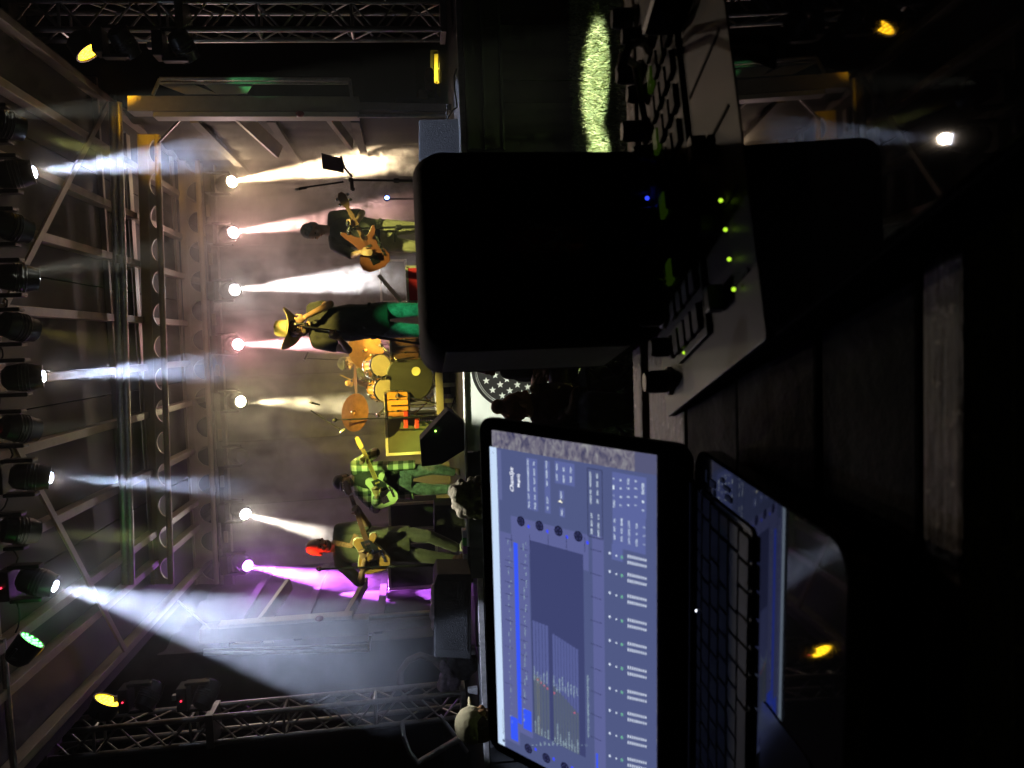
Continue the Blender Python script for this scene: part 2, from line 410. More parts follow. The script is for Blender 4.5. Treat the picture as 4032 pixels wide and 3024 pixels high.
# ------------------------------------------------------------------ lamps
def moving_head(label, head, aim, up_z, hang=True, size=1.0, lens=None, lens_s=0, group=None, led=None, lens_r=.062):
    """yoke-mounted moving head: base box, two yoke arms, round head turned to its aim"""
    head = Vector(head); d = (Vector(aim) - head).normalized(); s = size
    sg = 1 if hang else -1
    e = empty("moving_head", head + Vector((0, 0, sg * .24 * s))); tag(e, label, "stage light", group)
    MB().box(head + Vector((0, 0, sg * .20 * s)), (.22 * s, .18 * s, .09 * s)).build("base", M_blackm, e, bevel=.012 * s)
    MB().box(head + Vector((0, 0, sg * .27 * s)), (.05 * s, .05 * s, .07 * s)).build("clamp", M_alu, e, bevel=.005)
    for q in (-1, 1):
        MB().box(head + Vector((q * .125 * s, 0, sg * .07 * s)), (.03 * s, .09 * s, .22 * s)).build("yoke_arm", M_blackm, e, bevel=.01 * s)
    MB().lathe([(.055 * s, -.13 * s), (.088 * s, -.10 * s), (.10 * s, -.02 * s), (.098 * s, .06 * s), (.085 * s, .10 * s), (.085 * s, .125 * s)], head, d, 20).build("head", M_blackm, e, smooth=True)
    for q in range(4):
        MB().lathe([(.101 * s, -.03 * s + q * .022 * s), (.104 * s, -.025 * s + q * .022 * s), (.101 * s, -.02 * s + q * .022 * s)], head, d, 20).build("cooling_fin", M_black, e, smooth=True)
    if lens:
        lr = lens_r
        MB().lathe([(lr * s, .1255 * s), (lr * .9 * s, .135 * s), (lr * .45 * s, .142 * s), (.001, .144 * s)], head, d, 20).build("lens", glow("lens " + str(lens) + str(lens_s), lens, lens_s), e, smooth=True)
    else:
        MB().lathe([(.07 * s, .1255 * s), (.04 * s, .14 * s), (.001, .144 * s)], head, d, 20).build("lens", mat("dark lens", (.02, .02, .03), .08), e, smooth=True)
    if led:
        u, v = perp(d)
        MB().ell(head + Vector((0, -.10 * s, sg * .20 * s)), .007).build("status_light", glow("led " + str(led), led, 6, False), e, smooth=True)
    return e, d
BLUEW = (.60, .70, 1.0)
FZ = 5.98
front = [  # image row/col of head centre, aim point, beam colour, power, cone, lens?
    ((8, 268), (940, 545, 8.95), (.95, .95, .24), 520, 14, None, "green-lit housing cut off by the picture edge"),
    ((30, 376), (600, 318, 6.6), BLUEW, 2600, 15, 60, "white beam"),
    ((24, 490), (665, 690, 8.0), (1, .78, .16), 560, 12, None, ""),
    ((38, 600), (930, 672, 8.0), (.06, 1, .26), 520, 10, None, ""),
    ((38, 706), (815, 870, 9.8), (1, .82, .12), 1150, 26, None, ""),
    ((50, 815), (600, 785, 6.6), BLUEW, 2600, 13, 60, ""),
    ((42, 925), (880, 1005, 9.2), (.58, 1, .20), 480, 16, None, ""),
    ((66, 1030), (600, 1058, 6.6), BLUEW, 2400, 9, 60, ""),
    ((42, 1146), (880, 1190, 8.1), (.80, .90, .30), 280, 14, None, ""),
    ((80, 1257), (640, 1388, 6.2), BLUEW, 2300, 24, 60, ""),
]
flab = ["dark moving head at the right end of the front row", "moving head second from the right with a blue-white beam", "dark moving head third from the right with a red status light",
        "dark moving head fourth from the right, seen with yoke arms", "dark round moving head fifth from the right, above the singer", "moving head above the drum kit with a blue-white beam",
        "dark moving head between two beams, left of the drum kit beam", "moving head above the plaid guitarist with a thin blue-white beam", "dark moving head with a chain, above the left guitarist",
        "moving head at the left end of the front row, throwing the widest white beam"]
fb = empty("front_truss_bar", at(0, 760, FZ) + Vector((0, 0, .35))); tag(fb, "long tube along the roof front that carries the row of moving heads", "light bar")
heads = [at(*f[0], FZ) for f in front]
MB().tube(heads[0] + Vector((.5, .0, .30)), heads[-1] + Vector((-.6, 0, .30)), .026, n=12).build("tube", M_alu, fb, smooth=True)
for i, (hp, aimq, c, pw, cone, ls, _) in enumerate(front):
    aim = at(*aimq); h = heads[i]
    e, d = moving_head(flab[i], h, aim, 1, True, 1.0, c if ls else None, ls or 0, "moving heads along the roof front", (1, .02, .05) if i in (2, 6, 8, 9) else None, .042)
    spot("beam", h + d * .16, aim, pw * (1.0 if ls else 2.2), c, cone, .15 if ls else .5, .03, e)
    if i == 8: spot("audience_fill", h + Vector((0, -.2, -.05)), (-1.45, 4.3, 1.2), 900, (1, .95, .72), 26, .6, .03, e)  # added fill from above for the seated heads in front of the stage
    nx = heads[i + 1] if i < 9 else h + Vector((-.5, 0, 0))
    q0 = h + Vector((-.08, .07, .22)); q1 = nx + Vector((.08, .07, .22)); sag = (.05, .09, .03, .12, .07, .04, .10, .06, .11, .05)[i]
    MB().path([q0 + (q1 - q0) * t + Vector((0, 0, -sag * 4 * t * (1 - t))) for t in (0, .2, .4, .6, .8, 1)], .006, 6).build("power_cable", M_rubber, e, smooth=True)
    if ls: spot("table_fill", h + d * .17, (0, .7, 1.2), 42, (1, .80, .60) if i < 8 else (.85, .88, 1), 75, .7, .04, e)   # wide fill added at the lit heads to brighten the mixing table

# the back row of strobing heads, low behind the band
back = [((497, 397), (775, 352, 10.4), (1, .74, .44), 11000, 13), ((502, 506), (690, 478, 10.4), (1, .56, .52), 6500, 12), ((505, 628), (820, 600, 10.0), (1, .95, .95), 5500, 13),
        ((512, 744), (690, 742, 10.4), (1, .42, .48), 7500, 12), ((517, 866), (690, 872, 10.5), (1, .90, .52), 3500, 13), ((522, 985), None, None, 0, 0), ((527, 1104), (760, 1170, 10.4), (1, .95, .86), 5000, 13), ((532, 1216), (760, 1262, 10.4), (.55, .12, 1), 20000, 15)]
blab = ["lit back head nearest the music stand, warm white", "lit back head above the bassist, pinkish white", "lit back head between bassist and singer, cool white beam", "lit back head above the singer's hat, rosy",
        "lit back head above the cymbals, pale yellow", "unlit head in the back row between the pale yellow and the white one", "lit back head above the plaid guitarist, white", "purple lit back head above the left guitarist"]
bb = empty("back_light_bar", at(470, 800, 11.1)); tag(bb, "thin rail across the back that carries the row of lit heads", "light bar")
MB().tube(at(432, 320, 11.1), at(480, 1262, 11.1), .024, n=10).build("rail", M_alu, bb, smooth=True)
MB().tube(at(462, 330, 11.15), at(505, 1262, 11.15), .016, n=8).build("rail", M_alu, bb, smooth=True)
for i, (hp, aimq, c, pw, cone) in enumerate(back):
    h = at(hp[0] - 8, hp[1], 11.0)
    aim = at(*aimq) if aimq else h + Vector((0, -.4, -1))
    # the lens turns down and out toward the audience; the light column falls where the haze shows it
    look = h + ((aim - h).normalized() + Vector((0, -.75, 0)))
    e, d = moving_head(blab[i], h, look, 1, True, 1.15, c, 220 if c else 0, "heads on the back rail") if c else moving_head(blab[i], h, look, 1, True, 1.1, None, 0, "heads on the back rail")
    if c: spot("beam", h + d * .19, aim, pw * 1.9, c, cone, .6, .03, e)
for yy, xx in ((455, 450), (560, 455), (690, 462), (800, 470), (940, 475), (1040, 480), (1160, 488)):
    p = at(xx, yy, 11.12); o = MB().box(p, (.16, .05, .05)).build("cable_box", mat("beige cable box", (.4, .36, .28), .6), bb, bevel=.005)

# LED par cans on the towers
def par(label, c, nrm, colr, strength, power, aim, cone, parent_pt, r=.115):
    c = Vector(c); nrm = Vector(nrm).normalized()
    e = empty("par_light", c - nrm * .1); tag(e, label, "par light", "LED par lights on the towers")
    MB().lathe([(.06, -.16), (r, -.12), (r + .012, .0), (r + .012, .015), (r - .004, .015), (r - .004, .002)], c, nrm, 24).build("housing", M_blackm, e, smooth=True)
    MB().lathe([(r - .005, .003), (r - .02, .006), (.001, .007)], c, nrm, 24).build("lens", glow("par " + label, colr, strength), e, smooth=True)
    u, v = perp(nrm)
    k = 0
    for ring, n in ((.035, 6), (.075, 12)):
        for q in range(n):
            t = 6.283 * q / n; p = c + nrm * .008 + (u * math.cos(t) + v * math.sin(t)) * ring
            MB().lathe([(.012, 0), (.008, .006), (.001, .008)], p, nrm, 6).build("diode", glow("diode " + label, colr, strength * 2.6, False), e)
    MB().path([c - nrm * .05 + u * (r + .03), c - nrm * .12 + u * (r + .03), Vector(parent_pt)], .01).build("bracket", M_blackm, e, smooth=True)
    spot("wash", c + nrm * .03, aim, power, colr, cone, .6, .08, e)
    return e
par("amber par light glowing beside the right truss tower", at(192, 110, 7.0), (-.80, .05, -.60), (1, .50, .012), 9, 170, at(330, 250, 8.4), 30, at(190, 70, 7.2))
par("amber par light glowing beside the left truss tower", at(232, 1515, 7.0), (.85, .12, -.45), (1, .55, .012), 9, 170, at(420, 1350, 8.4), 30, at(225, 1560, 7.2))
par("green par light at the roof corner, upper left", at(66, 1386, 5.55), (.72, .25, -.62), (.06, 1, .09), 6, 14, at(90, 1270, 6.6), 40, at(60, 1430, 5.5), .085)
# dark side heads hanging on the towers
for lab, q in (("dark moving head below the amber light on the right tower", (268, 92)), ("lowest dark moving head on the right tower, green-rimmed", (396, 100)),
               ("dark moving head below the amber light on the left tower, red status light", (322, 1503)), ("lowest dark moving head on the left tower, red status light", (446, 1500))):
    h = at(*q, 6.95)
    e, d = moving_head(lab, h, h + Vector((.6 if q[1] > 800 else -.6, .5, -.3)), 1, True, .95, None, 0, "heads hung on the towers", (1, .02, .05) if q[1] > 800 else None)
    if q[1] > 800 and q[0] < 400: spot("beam", h + d * .16, at(685, 1188, 8.05), 1500, (1, .03, .01), 6.0, .5, .03, e)
    if q[1] < 800 and q[0] < 300: spot("beam", h + d * .16, at(560, 180, 7.6), 40, (.12, .9, .3), 14, .6, .03, e)
# light pool on the lawn; the first spot is added to brighten the banner
for k, (hi, gx_) in enumerate(((6, -.42), (3, 1.12), (0, 1.92))):
    e = [o for o in bpy.data.objects if o.get("label") == flab[hi]][0]
    spot("lawn_banner_spot", heads[hi] + Vector((0, -.22, -.05)), (gx_, (6.5, 5.84, 5.84)[k], (.45, 0, 0)[k]), (2600, 8000, 6500)[k], (1, 1, .84), 12.5, .4, .03, e)

# ------------------------------------------------------------------ air
def volume(name, density, color, aniso, noise=None, grad=None):
    m = bpy.data.materials.new(name); m.use_nodes = True; n = m.node_tree; n.nodes.clear()
    out = n.nodes.new("ShaderNodeOutputMaterial"); pv = n.nodes.new("ShaderNodeVolumePrincipled")
    pv.inputs["Color"].default_value = (*color, 1); pv.inputs["Density"].default_value = density; pv.inputs["Anisotropy"].default_value = aniso
    n.links.new(pv.outputs[0], out.inputs["Volume"])
    if noise:
        tc = n.nodes.new("ShaderNodeTexCoord"); no = n.nodes.new("ShaderNodeTexNoise"); mr = n.nodes.new("ShaderNodeMapRange")
        no.inputs["Scale"].default_value = noise[0]; no.inputs["Detail"].default_value = 6; no.inputs["Roughness"].default_value = .68; no.inputs["Distortion"].default_value = noise[3]
        mr.inputs[1].default_value = noise[1]; mr.inputs[2].default_value = noise[2]; mr.inputs[3].default_value = 0; mr.inputs[4].default_value = density
        n.links.new(tc.outputs["Object"], no.inputs["Vector"]); n.links.new(no.outputs["Fac"], mr.inputs[0])
        last = mr.outputs[0]
        if len(noise) > 4:   # fade toward the border of the cloud
            gd = n.nodes.new("ShaderNodeVectorMath"); gd.operation = 'LENGTH'
            dv = n.nodes.new("ShaderNodeVectorMath"); dv.operation = 'DIVIDE'; dv.inputs[1].default_value = noise[4]
            n.links.new(tc.outputs["Object"], dv.inputs[0]); n.links.new(dv.outputs[0], gd.inputs[0])
            fr2 = n.nodes.new("ShaderNodeMapRange"); fr2.inputs[1].default_value = .25; fr2.inputs[2].default_value = 1; fr2.inputs[3].default_value = 1; fr2.inputs[4].default_value = 0
            n.links.new(gd.outputs["Value"], fr2.inputs[0])
            mu = n.nodes.new("ShaderNodeMath"); mu.operation = 'MULTIPLY'; n.links.new(last, mu.inputs[0]); n.links.new(fr2.outputs[0], mu.inputs[1]); last = mu.outputs[0]
        for ax, a0, a1, v0, v1 in (grad or ()):      # thins out along an axis
            sx = n.nodes.new("ShaderNodeSeparateXYZ"); n.links.new(tc.outputs["Object"], sx.inputs[0])
            g_ = n.nodes.new("ShaderNodeMapRange"); g_.inputs[1].default_value = a0; g_.inputs[2].default_value = a1; g_.inputs[3].default_value = v0; g_.inputs[4].default_value = v1
            n.links.new(sx.outputs[ax], g_.inputs[0]); mu = n.nodes.new("ShaderNodeMath"); mu.operation = 'MULTIPLY'
            n.links.new(last, mu.inputs[0]); n.links.new(g_.outputs[0], mu.inputs[1]); last = mu.outputs[0]
        n.links.new(last, pv.inputs["Density"])
    return m
hz = MB().box((0, 30, 2.6), (124, 124, 7.2)).build("haze", volume("thin stage haze", .0016, (.95, .95, .95), .25), None)
tag(hz, "thin even stage haze in the air", "haze", kind="stuff")
sm = MB().box((-.42, 10.45, 2.72), (5.8, 2.5, 3.2)).build("smoke", volume("drifting smoke", .85, (.97, .90, .84), .2, (1.5, .40, .78, 1.4), ((0, -1.4, 1.2, .45, 1.0), (2, .3, 1.9, .12, 1.0))), None)
tag(sm, "smoke drifting in wisps between the band and the curtain", "smoke", kind="stuff")
def puff(label, c, r, dens, sc_, lo=.46, hi=.68):
    b = MB().ell((0, 0, 0), r, n=20, m=12).build("smoke", volume("puff " + label, dens, (.97, .97, .97), .1, (sc_, lo, hi, 1.0, r)), None, True)
    b.location = c; tag(b, label, "smoke", kind="stuff"); return b
puff("dense bright smoke jet billowing behind the music stand", at(775, 352, 10.4), (.8, .6, .85), 5.0, 4.5)
puff("thin smoke veil drifting around the bassist", at(800, 480, 8.6), (.75, .55, .75), .55, 3.0)
puff("white smoke column hanging to the right of the singer", at(730, 605, 10.3), (.42, .5, 1.05), 3.2, 5.0)
def beam_puff(label, i, L, r, dens, sc_):
    h = heads[i]; d_ = (at(*front[i][1]) - h).normalized()
    o = puff(label, h + d_ * (L * .82 + .10), (r, r, L), dens, sc_, .28, .80)
    mm = d_.to_track_quat('Z', 'Y').to_matrix().to_4x4(); mm.translation = o.location; o.matrix_basis = mm
beam_puff("smoke curling in the right front beam", 1, .80, .36, .55, 5.0)
beam_puff("smoke curling in the beam above the drum kit", 5, .80, .36, .55, 5.0)
beam_puff("thin smoke in the beam above the plaid guitarist", 7, .85, .30, .5, 6.0)
beam_puff("broad smoke cloud lit by the widest beam at upper left", 9, 1.75, .85, .60, 3.0)
zA = zoomed(1000, 700, 3.16); zB = zoomed(1000, 1100, 2.765); zC = zoomed(1150, 1650, 3.16); zD = zoomed(1150, 2000, 3.16); zE = zoomed(800, 1500, 2.011); zF = zoomed(800, 0, 2.011)
zG = zoomed(1480, 2300, 2.292); zH = zoomed(1550, 0, 3.317); zI = zoomed(1800, 1350, 2.765)
def floorpt(p, z=SZ): return Vector((p.x, p.y, z))
# ------------------------------------------------------------------ drum riser
RZ = 1.215; RY = 9.35
r0 = at(938, 885, RY).x; r1 = at(935, 655, RY).x
ri = empty("drum_riser", ((r0 + r1) / 2, RY + .9, SZ)); tag(ri, "low drum riser with a pale aluminium edge under the drum kit", "riser")
MB().box(((r0 + r1) / 2, RY + .95, RZ - .03), (abs(r1 - r0) + .1, 1.9, .05)).build("platform", mat("dark riser carpet", (.03, .03, .03), .9, 0, .3, 30), ri)
MB().box(((r0 + r1) / 2, RY - .012, RZ - .045), (abs(r1 - r0) + .12, .03, .09)).build("edge_rail", M_white, ri, bevel=.004)
for x in (r0 + .1, at(960, 832, RY).x, at(960, 785, RY).x, r1 - .1):
    MB().box((x, RY + .02, (SZ + RZ - .09) / 2), (.05, .05, RZ - .09 - SZ)).build("leg", M_alu, ri, bevel=.003)
MB().box(((r0 + r1) / 2, RY + 1.2, SZ + .08), (abs(r1 - r0) - .2, .02, .15)).build("valance", M_cloth, ri)

# ------------------------------------------------------------------ drum kit
M_shell = mat("orange lacquer drum shell", (.60, .27, .06), .22, .0, .12, 6, coat=.6)
M_skin = mat("drum skin", (.52, .42, .32), .6); M_skin_b = mat("black drum skin", (.014, .014, .012), .5, spec=.25)
M_dark = mat("dark drum shell", (.10, .05, .035), .3)
def drum(name, label, c, axis, r, depth, shell, skin, lugs=8):
    c = Vector(c); ax = Vector(axis).normalized()
    e = empty(name, c); tag(e, label, "drum")
    MB().lathe([(r, 0), (r, depth)], c - ax * depth, ax, 28).build("shell", shell, e, smooth=True)
    MB().lathe([(r * .98, .001), (r * .97, .006), (.001, .008)], c, ax, 28).build("skin", skin, e, smooth=True)
    for h in (-.012, -depth + .012): MB().lathe([(r + .004, h - .010), (r + .012, h - .008), (r + .012, h + .014), (r - .004, h + .016)], c, ax, 28).build("hoop", M_chrome, e, smooth=True)
    u, v = perp(ax)
    for k in range(lugs):
        t = 6.283 * (k + .5) / lugs; p = c + (u * math.cos(t) + v * math.sin(t)) * (r + .014)
        MB().tube(p - ax * .01, p - ax * (depth - .01), .005, n=6).build("tension_rod", M_chrome, e)
        MB().box(p - ax * depth * .5, (.022, .022, .03)).build("lug", M_chrome, e, bevel=.003)
    return e
bdc = zB(1690, 1080, RY + .12); bdr = .285
bdc.z = RZ + bdr + .02
bd1 = drum("bass_drum", "bass drum with a black front skin at the middle of the kit", bdc, (0, -1, .04), bdr, .42, M_shell, M_skin_b, 8)
MB().lathe([(.055, .009), (.05, .012), (.045, .011)], zB(1765, 1000, RY + .11), (0, -1, .04), 20).build("port_ring", mat("pale port ring", (.4, .38, .2), .5), bd1, smooth=True)
for s in (-1, 1): MB().tube(bdc + Vector((s * .22, .12, -.15)), Vector((bdc.x + s * .36, RY + .1, RZ)), .009, n=8).build("spur", M_chrome, bd1, smooth=True)
t1 = drum("rack_tom", "orange rack tom on the right, behind the microphone stand", zB(1378, 940, RY + .10), (.05, -.62, -.78) if False else (.05, -.85, -.5), .135, .20, M_shell, M_skin)
t2 = drum("rack_tom", "orange rack tom on the left, below the edge-on cymbal", zB(1430, 1200, RY + .10), (-.05, -.85, -.5), .145, .21, M_shell, M_skin)
def floor_tom(label, q, r, d, sh, sk):
    c = zB(*q, RY + .18); e = drum("floor_tom", label, c, (0, -.05, 1), r, d, sh, sk)
    for k in range(3):
        t = 2.1 * k + .5; p = c + Vector((math.cos(t) * (r + .02), math.sin(t) * (r + .02), 0))
        MB().path([p + Vector((0, 0, -.08)), Vector((p.x, p.y, RZ + .05)), Vector((p.x + math.cos(t) * .03, p.y + math.sin(t) * .03, RZ))], .008).build("leg", M_chrome, e, smooth=True)
    return e
floor_tom("orange floor tom at the left end of the kit", (1425, 1365), .17, .30, M_shell, M_skin)
floor_tom("dark floor tom at the right end of the kit, behind the singer's leg", (1480, 730), .19, .36, M_dark, M_skin)
M_cym = mat("brass cymbal", (.55, .28, .12), .3, .9, .2, 20); M_cymr = mat("dark bronze cymbal", (.32, .14, .07), .38, .85, .25, 16)
def cymbal(label, c, nrm, r, m, foot, boom=None):
    c = Vector(c); nrm = Vector(nrm).normalized(); e = empty("cymbal", foot); tag(e, label, "cymbal")
    MB().lathe([(r, 0), (r * .5, .012), (r * .16, .020), (r * .14, .034), (.01, .042)], c, nrm, 32).build("plate", m, e, smooth=True)
    MB().lathe([(.018, .040), (.014, .06), (.006, .066)], c, nrm, 10).build("felt_nut", M_chrome, e, smooth=True)
    j = Vector((foot[0], foot[1], c.z - .28)) if boom is None else Vector(boom)
    MB().tube(c - nrm * .02, j, .009, n=8).build("boom_arm", M_chrome, e, smooth=True)
    MB().tube(j, Vector(foot) + Vector((0, 0, .25)), .013, n=8).build("post", M_chrome, e, smooth=True)
    for k in range(3):
        t = 2.09 * k + .4; MB().tube(Vector(foot) + Vector((0, 0, .28)), Vector(foot) + Vector((math.cos(t) * .24, math.sin(t) * .24, .01)), .008, n=6).build("leg", M_chrome, e, smooth=True)
    MB().ell(j, .022, n=10, m=6).build("wing_joint", M_chrome, e, smooth=True)
    return e
cymbal("large tilted crash cymbal at the left of the drum kit", zB(1098, 1450, RY + .15), (.18, -.72, .66), .235, M_cymr, floorpt(zB(1400, 1490, RY + .2), RZ), zB(1340, 1470, RY + .2))
cymbal("edge-on cymbal above the left rack tom", zB(1105, 1100, RY + .45), (.0, -.16, 1), .22, M_cym, floorpt(zB(1400, 1060, RY + .7), RZ))
cymbal("large dark ride cymbal between drummer and singer", zB(1215, 770, RY + .25), (-.15, -.86, .45), .25, M_cymr, floorpt(zB(1400, 700, RY + .5), RZ))
# tom holder with clamps
th = empty("tom_holder", bdc + Vector((0, .2, bdr))); tag(th, "chrome tom holder with wing clamps on top of the bass drum", "drum hardware")
for a, b in (((1440, 1000), (1350, 1060)), ((1440, 1000), (1290, 1060)), ((1330, 1030), (1480, 1060)), ((1220, 1040), (1330, 1110)), ((1350, 1110), (1250, 1160)), ((1190, 1120), (1330, 1080))):
    MB().tube(zB(*a, RY + .14), zB(*b, RY + .12), .011, n=8).build("rod", M_chrome, th, smooth=True)
for q in ((1240, 1030), (1300, 1050), (1350, 1060), (1270, 1110), (1330, 1110), (1390, 1080), (1440, 1075), (1170, 1080)):
    MB().ell(zB(*q, RY + .06), (.022, .02, .018), n=10, m=6).build("wing_clamp", M_chrome, th, smooth=True)
for lab, a, b, foot in (("chrome angled drum stand right of the bass drum", (1560, 880), (1380, 720), (1850, 800)), ("chrome angled stand left of the bass drum below the crash cymbal", (1570, 1265), (1350, 1480), (1900, 1350))):
    e = empty("hardware_stand", floorpt(zB(*foot, RY + .1), RZ)); tag(e, lab, "drum hardware")
    MB().tube(zB(*a, RY + .05), zB(*b, RY + .12), .016, n=10).build("tube", M_chrome, e, smooth=True)
    MB().tube(zB(*a, RY + .05), floorpt(zB(*foot, RY + .1), RZ), .011, n=8).build("leg", M_chrome, e, smooth=True)
    for t in (0, 1): MB().ell(zB(*(a if t else b), RY + .05), .03, n=10, m=6).build("joint", M_chrome, e, smooth=True)
# microphones on short booms at the kit
def mic(e, p, d, r=.018):
    p = Vector(p); d = Vector(d).normalized()
    MB().lathe([(r * .55, 0), (r * .75, .10), (r * .8, .105)], p - d * .115, d, 12).build("mic_body", M_blackm, e, smooth=True)
    MB().ell(p, (r, r, r * 1.15), n=12, m=8).build("mic_grille", mat("steel mic grille", (.35, .34, .33), .35, .9, .3, 200, .5), e, smooth=True)
def mic_stand(label, foot, top, arm, micp=None, micd=(0, -.6, .3), r=.011, tripod=True, knob=None):
    foot, top = Vector(foot), Vector(top); e = empty("microphone_stand", foot); tag(e, label, "microphone stand")
    MB().tube(foot + Vector((0, 0, .02)), foot + (top - foot) * .55, r * 1.15, n=10).build("lower_tube", M_blackm, e, smooth=True)
    MB().tube(foot + (top - foot) * .55, top, r * .8, n=10).build("upper_tube", M_blackm, e, smooth=True)
    MB().lathe([(r * 1.6, -.03), (r * 1.9, -.02), (r * 1.9, .02), (r * 1.4, .03)], foot + (top - foot) * .55, (top - foot), 12).build("clutch", M_black, e, smooth=True)
    if arm:
        MB().tube(arm[0], arm[1], r * .7, n=8).build("boom_arm", M_blackm, e, smooth=True); MB().ell(top, .028, n=10, m=6).build("boom_joint", M_black, e, smooth=True)
    if tripod:
        for k in range(3):
            t = 2.09 * k + .6; MB().tube(foot + Vector((0, 0, .10)), foot + Vector((math.cos(t) * .26, math.sin(t) * .26, .008)), r * .7, n=6).build("leg", M_blackm, e, smooth=True)
    else: MB().lathe([(.13, 0), (.13, .012), (.03, .022)], foot, (0, 0, 1), 24).build("base", M_blackm, e, smooth=True)
    if micp is not None: mic(e, micp, micd)
    return e
e = mic_stand("boom microphone stand over the crash cymbal, mic pointing down", floorpt(zB(1900, 1500, RY - .15)), zB(880, 1530, RY - .12), (zB(965, 1650, RY - .12), zB(620, 1430, RY + .1)), zB(615, 1340, RY + .1), (.3, -.1, .9))
MB().lathe([(.018, -.03), (.022, .02), (.012, .04)], zB(960, 1650, RY - .12), (.5, 0, -.8), 10).build("counterweight", M_alu, e, smooth=True)
mic_stand("overhead microphone on a boom just left of the singer's shoulder", floorpt(zB(1900, 1010, RY + 1.2), RZ), zB(1000, 880, RY + 1.0), (zB(1000, 880, RY + 1.0), zB(580, 860, RY + .8)), zB(550, 880, RY + .8), (-.8, 0, .4))
# mic stands of the front line
SY = 8.05
e = mic_stand("straight microphone stand gripped by the singer", floorpt(zB(2140, 770, SY - .25)), zB(500, 505, SY - .22), None, zB(455, 485, SY - .20), (0, .3, .5), .012, False)
e = mic_stand("straight microphone stand in front of the left guitarist's elbow, round windscreen", floorpt(zD(2150, 700, 7.75)), zD(450, 755, 7.75), None, zD(338, 762, 7.75), (0, .1, 1), .011, False)
MB().ell(zD(338, 762, 7.75), .027, n=12, m=8).build("windscreen", M_chrome, e, smooth=True)
e = mic_stand("short microphone stand in front of the bassist's guitar", floorpt(zA(2150, 600, 8.5)), zA(1240, 632, 8.5), (zA(1230, 632, 8.5), zA(1180, 600, 8.2)), zA(1180, 650, 8.15), (-.2, -.2, .4), .015, True)
for q in ((1170, 570), (1195, 625), (1180, 680)): MB().ell(zA(*q, 8.25), (.03, .03, .022), n=10, m=6).build("clip", M_black, e, smooth=True)
# music stand with a tablet on the boom stand at right
msY = 8.55
e = mic_stand("tall boom microphone stand carrying a tablet, at far right of the band", floorpt(zF(1750, 1440, msY)), zF(1170, 1425, msY), (zF(1110, 1440, msY), zF(760, 1490, msY - .25)), zF(742, 1500, msY - .27), (-.2, -.5, .7), .014, True)
MB().path([zF(1180, 1400, msY), zF(1120, 1330, msY), zF(1090, 1235, msY)], .012).build("tablet_arm", M_blackm, e, smooth=True)
MB().tube(zF(1175, 1430, msY - .03), zF(1180, 1500, msY - .05), .02, n=10).build("clamp", M_black, e, smooth=True)
MB().lathe([(.022, 0), (.022, .02), (.01, .03)], zF(1185, 1490, msY - .05), (0, -.3, -1) if False else (-1, -.2, 0), 12).build("clamp_knob", M_black, e, smooth=True)
tbq = [zF(935, 1210, msY - .05), zF(945, 1335, msY - .05), zF(1115, 1370, msY), zF(1108, 1255, msY)]
tl_ = empty("tablet", sum(tbq, Vector()) / 4); tag(tl_, "dark tablet clipped to the tall boom stand, glowing smoke behind it", "tablet")
nn = (tbq[1] - tbq[0]).cross(tbq[3] - tbq[0]).normalized(); nn = nn if nn.y > 0 else -nn
MB().prism(tbq, nn * .012).build("case", M_black, tl_, bevel=.004)
cen = sum(tbq, Vector()) / 4
MB().prism([cen + (p - cen) * .9 - nn * .001 for p in tbq], -nn * .001).build("back_cover", mat("brown tablet sleeve", (.09, .05, .045), .5), tl_)

# ------------------------------------------------------------------ amplifiers, cases and monitors
M_tolex = mat("black tolex", (.007, .007, .007), .8, 0, .3, 80, .3); M_red = mat("red front panel", (.55, .012, .03), .45, 0, .08, 4)
M_pipe = mat("pale aluminium case edge", (.60, .57, .45), .4, .3, .12, 20)
def case(name, label, cat, c, size, body, edge=M_pipe, t=.035, front=None, latches=False, wheels=True, group=None):
    c = Vector(c); sx, sy, sz_ = size
    e = empty(name, (c.x, c.y, c.z - sz_ / 2)); tag(e, label, cat, group)
    MB().box(c, (sx - t * .4, sy - t * .4, sz_ - t * .4)).build("body", body, e)
    y0 = c.y - sy / 2
    for s in (-1, 1):
        MB().box((c.x + s * (sx / 2 - t / 2), y0, c.z), (t, t * .8, sz_)).build("upright_edge", edge, e, bevel=.004)
        MB().box((c.x, y0 - .003, c.z + s * (sz_ / 2 - t / 2)), (sx + .004, t * .8, t)).build("cross_edge", edge, e, bevel=.004)
        MB().box((c.x + s * (sx / 2 - t / 2), c.y, c.z + sz_ / 2 - t / 2 + .002), (t, sy, t)).build("top_edge", edge, e, bevel=.004)
    if front: MB().box((c.x, y0 - .004, c.z), (sx - 2 * t - .004, .012, sz_ - 2 * t - .004)).build("front_panel", front, e)
    for a in (-1, 1):
        for b in (-1, 1): MB().ell((c.x + a * (sx / 2 - .02), y0 + .01, c.z + b * (sz_ / 2 - .02)), .028, n=8, m=6).build("corner_ball", M_chrome, e, smooth=True)
    return e
def case_px(name, label, cat, tl, br, Y, depth, body, **k):
    a, b = at(*tl, Y), at(*br, Y); c = Vector(((a.x + b.x) / 2, Y + depth / 2, (a.z + b.z) / 2))
    return case(name, label, cat, c, (abs(b.x - a.x), depth, abs(a.z - b.z)), body, **k)
case_px("amplifier_rack", "pale-edged equipment case behind the floor wedge, left of the drums", "equipment case", (834, 985), (945, 884), 9.9, .5, M_tolex, front=mat("olive front cloth", (.07, .07, .04), .8))
case_px("amplifier", "black amplifier with pale edges between the two guitarists", "amplifier", (840, 1148), (945, 1081), 9.9, .4, M_tolex, front=M_grille)
case_px("amplifier", "black amplifier with pale edges half hidden by the left guitarist", "amplifier", (840, 1275), (945, 1166), 10.1, .4, M_tolex, front=M_grille)
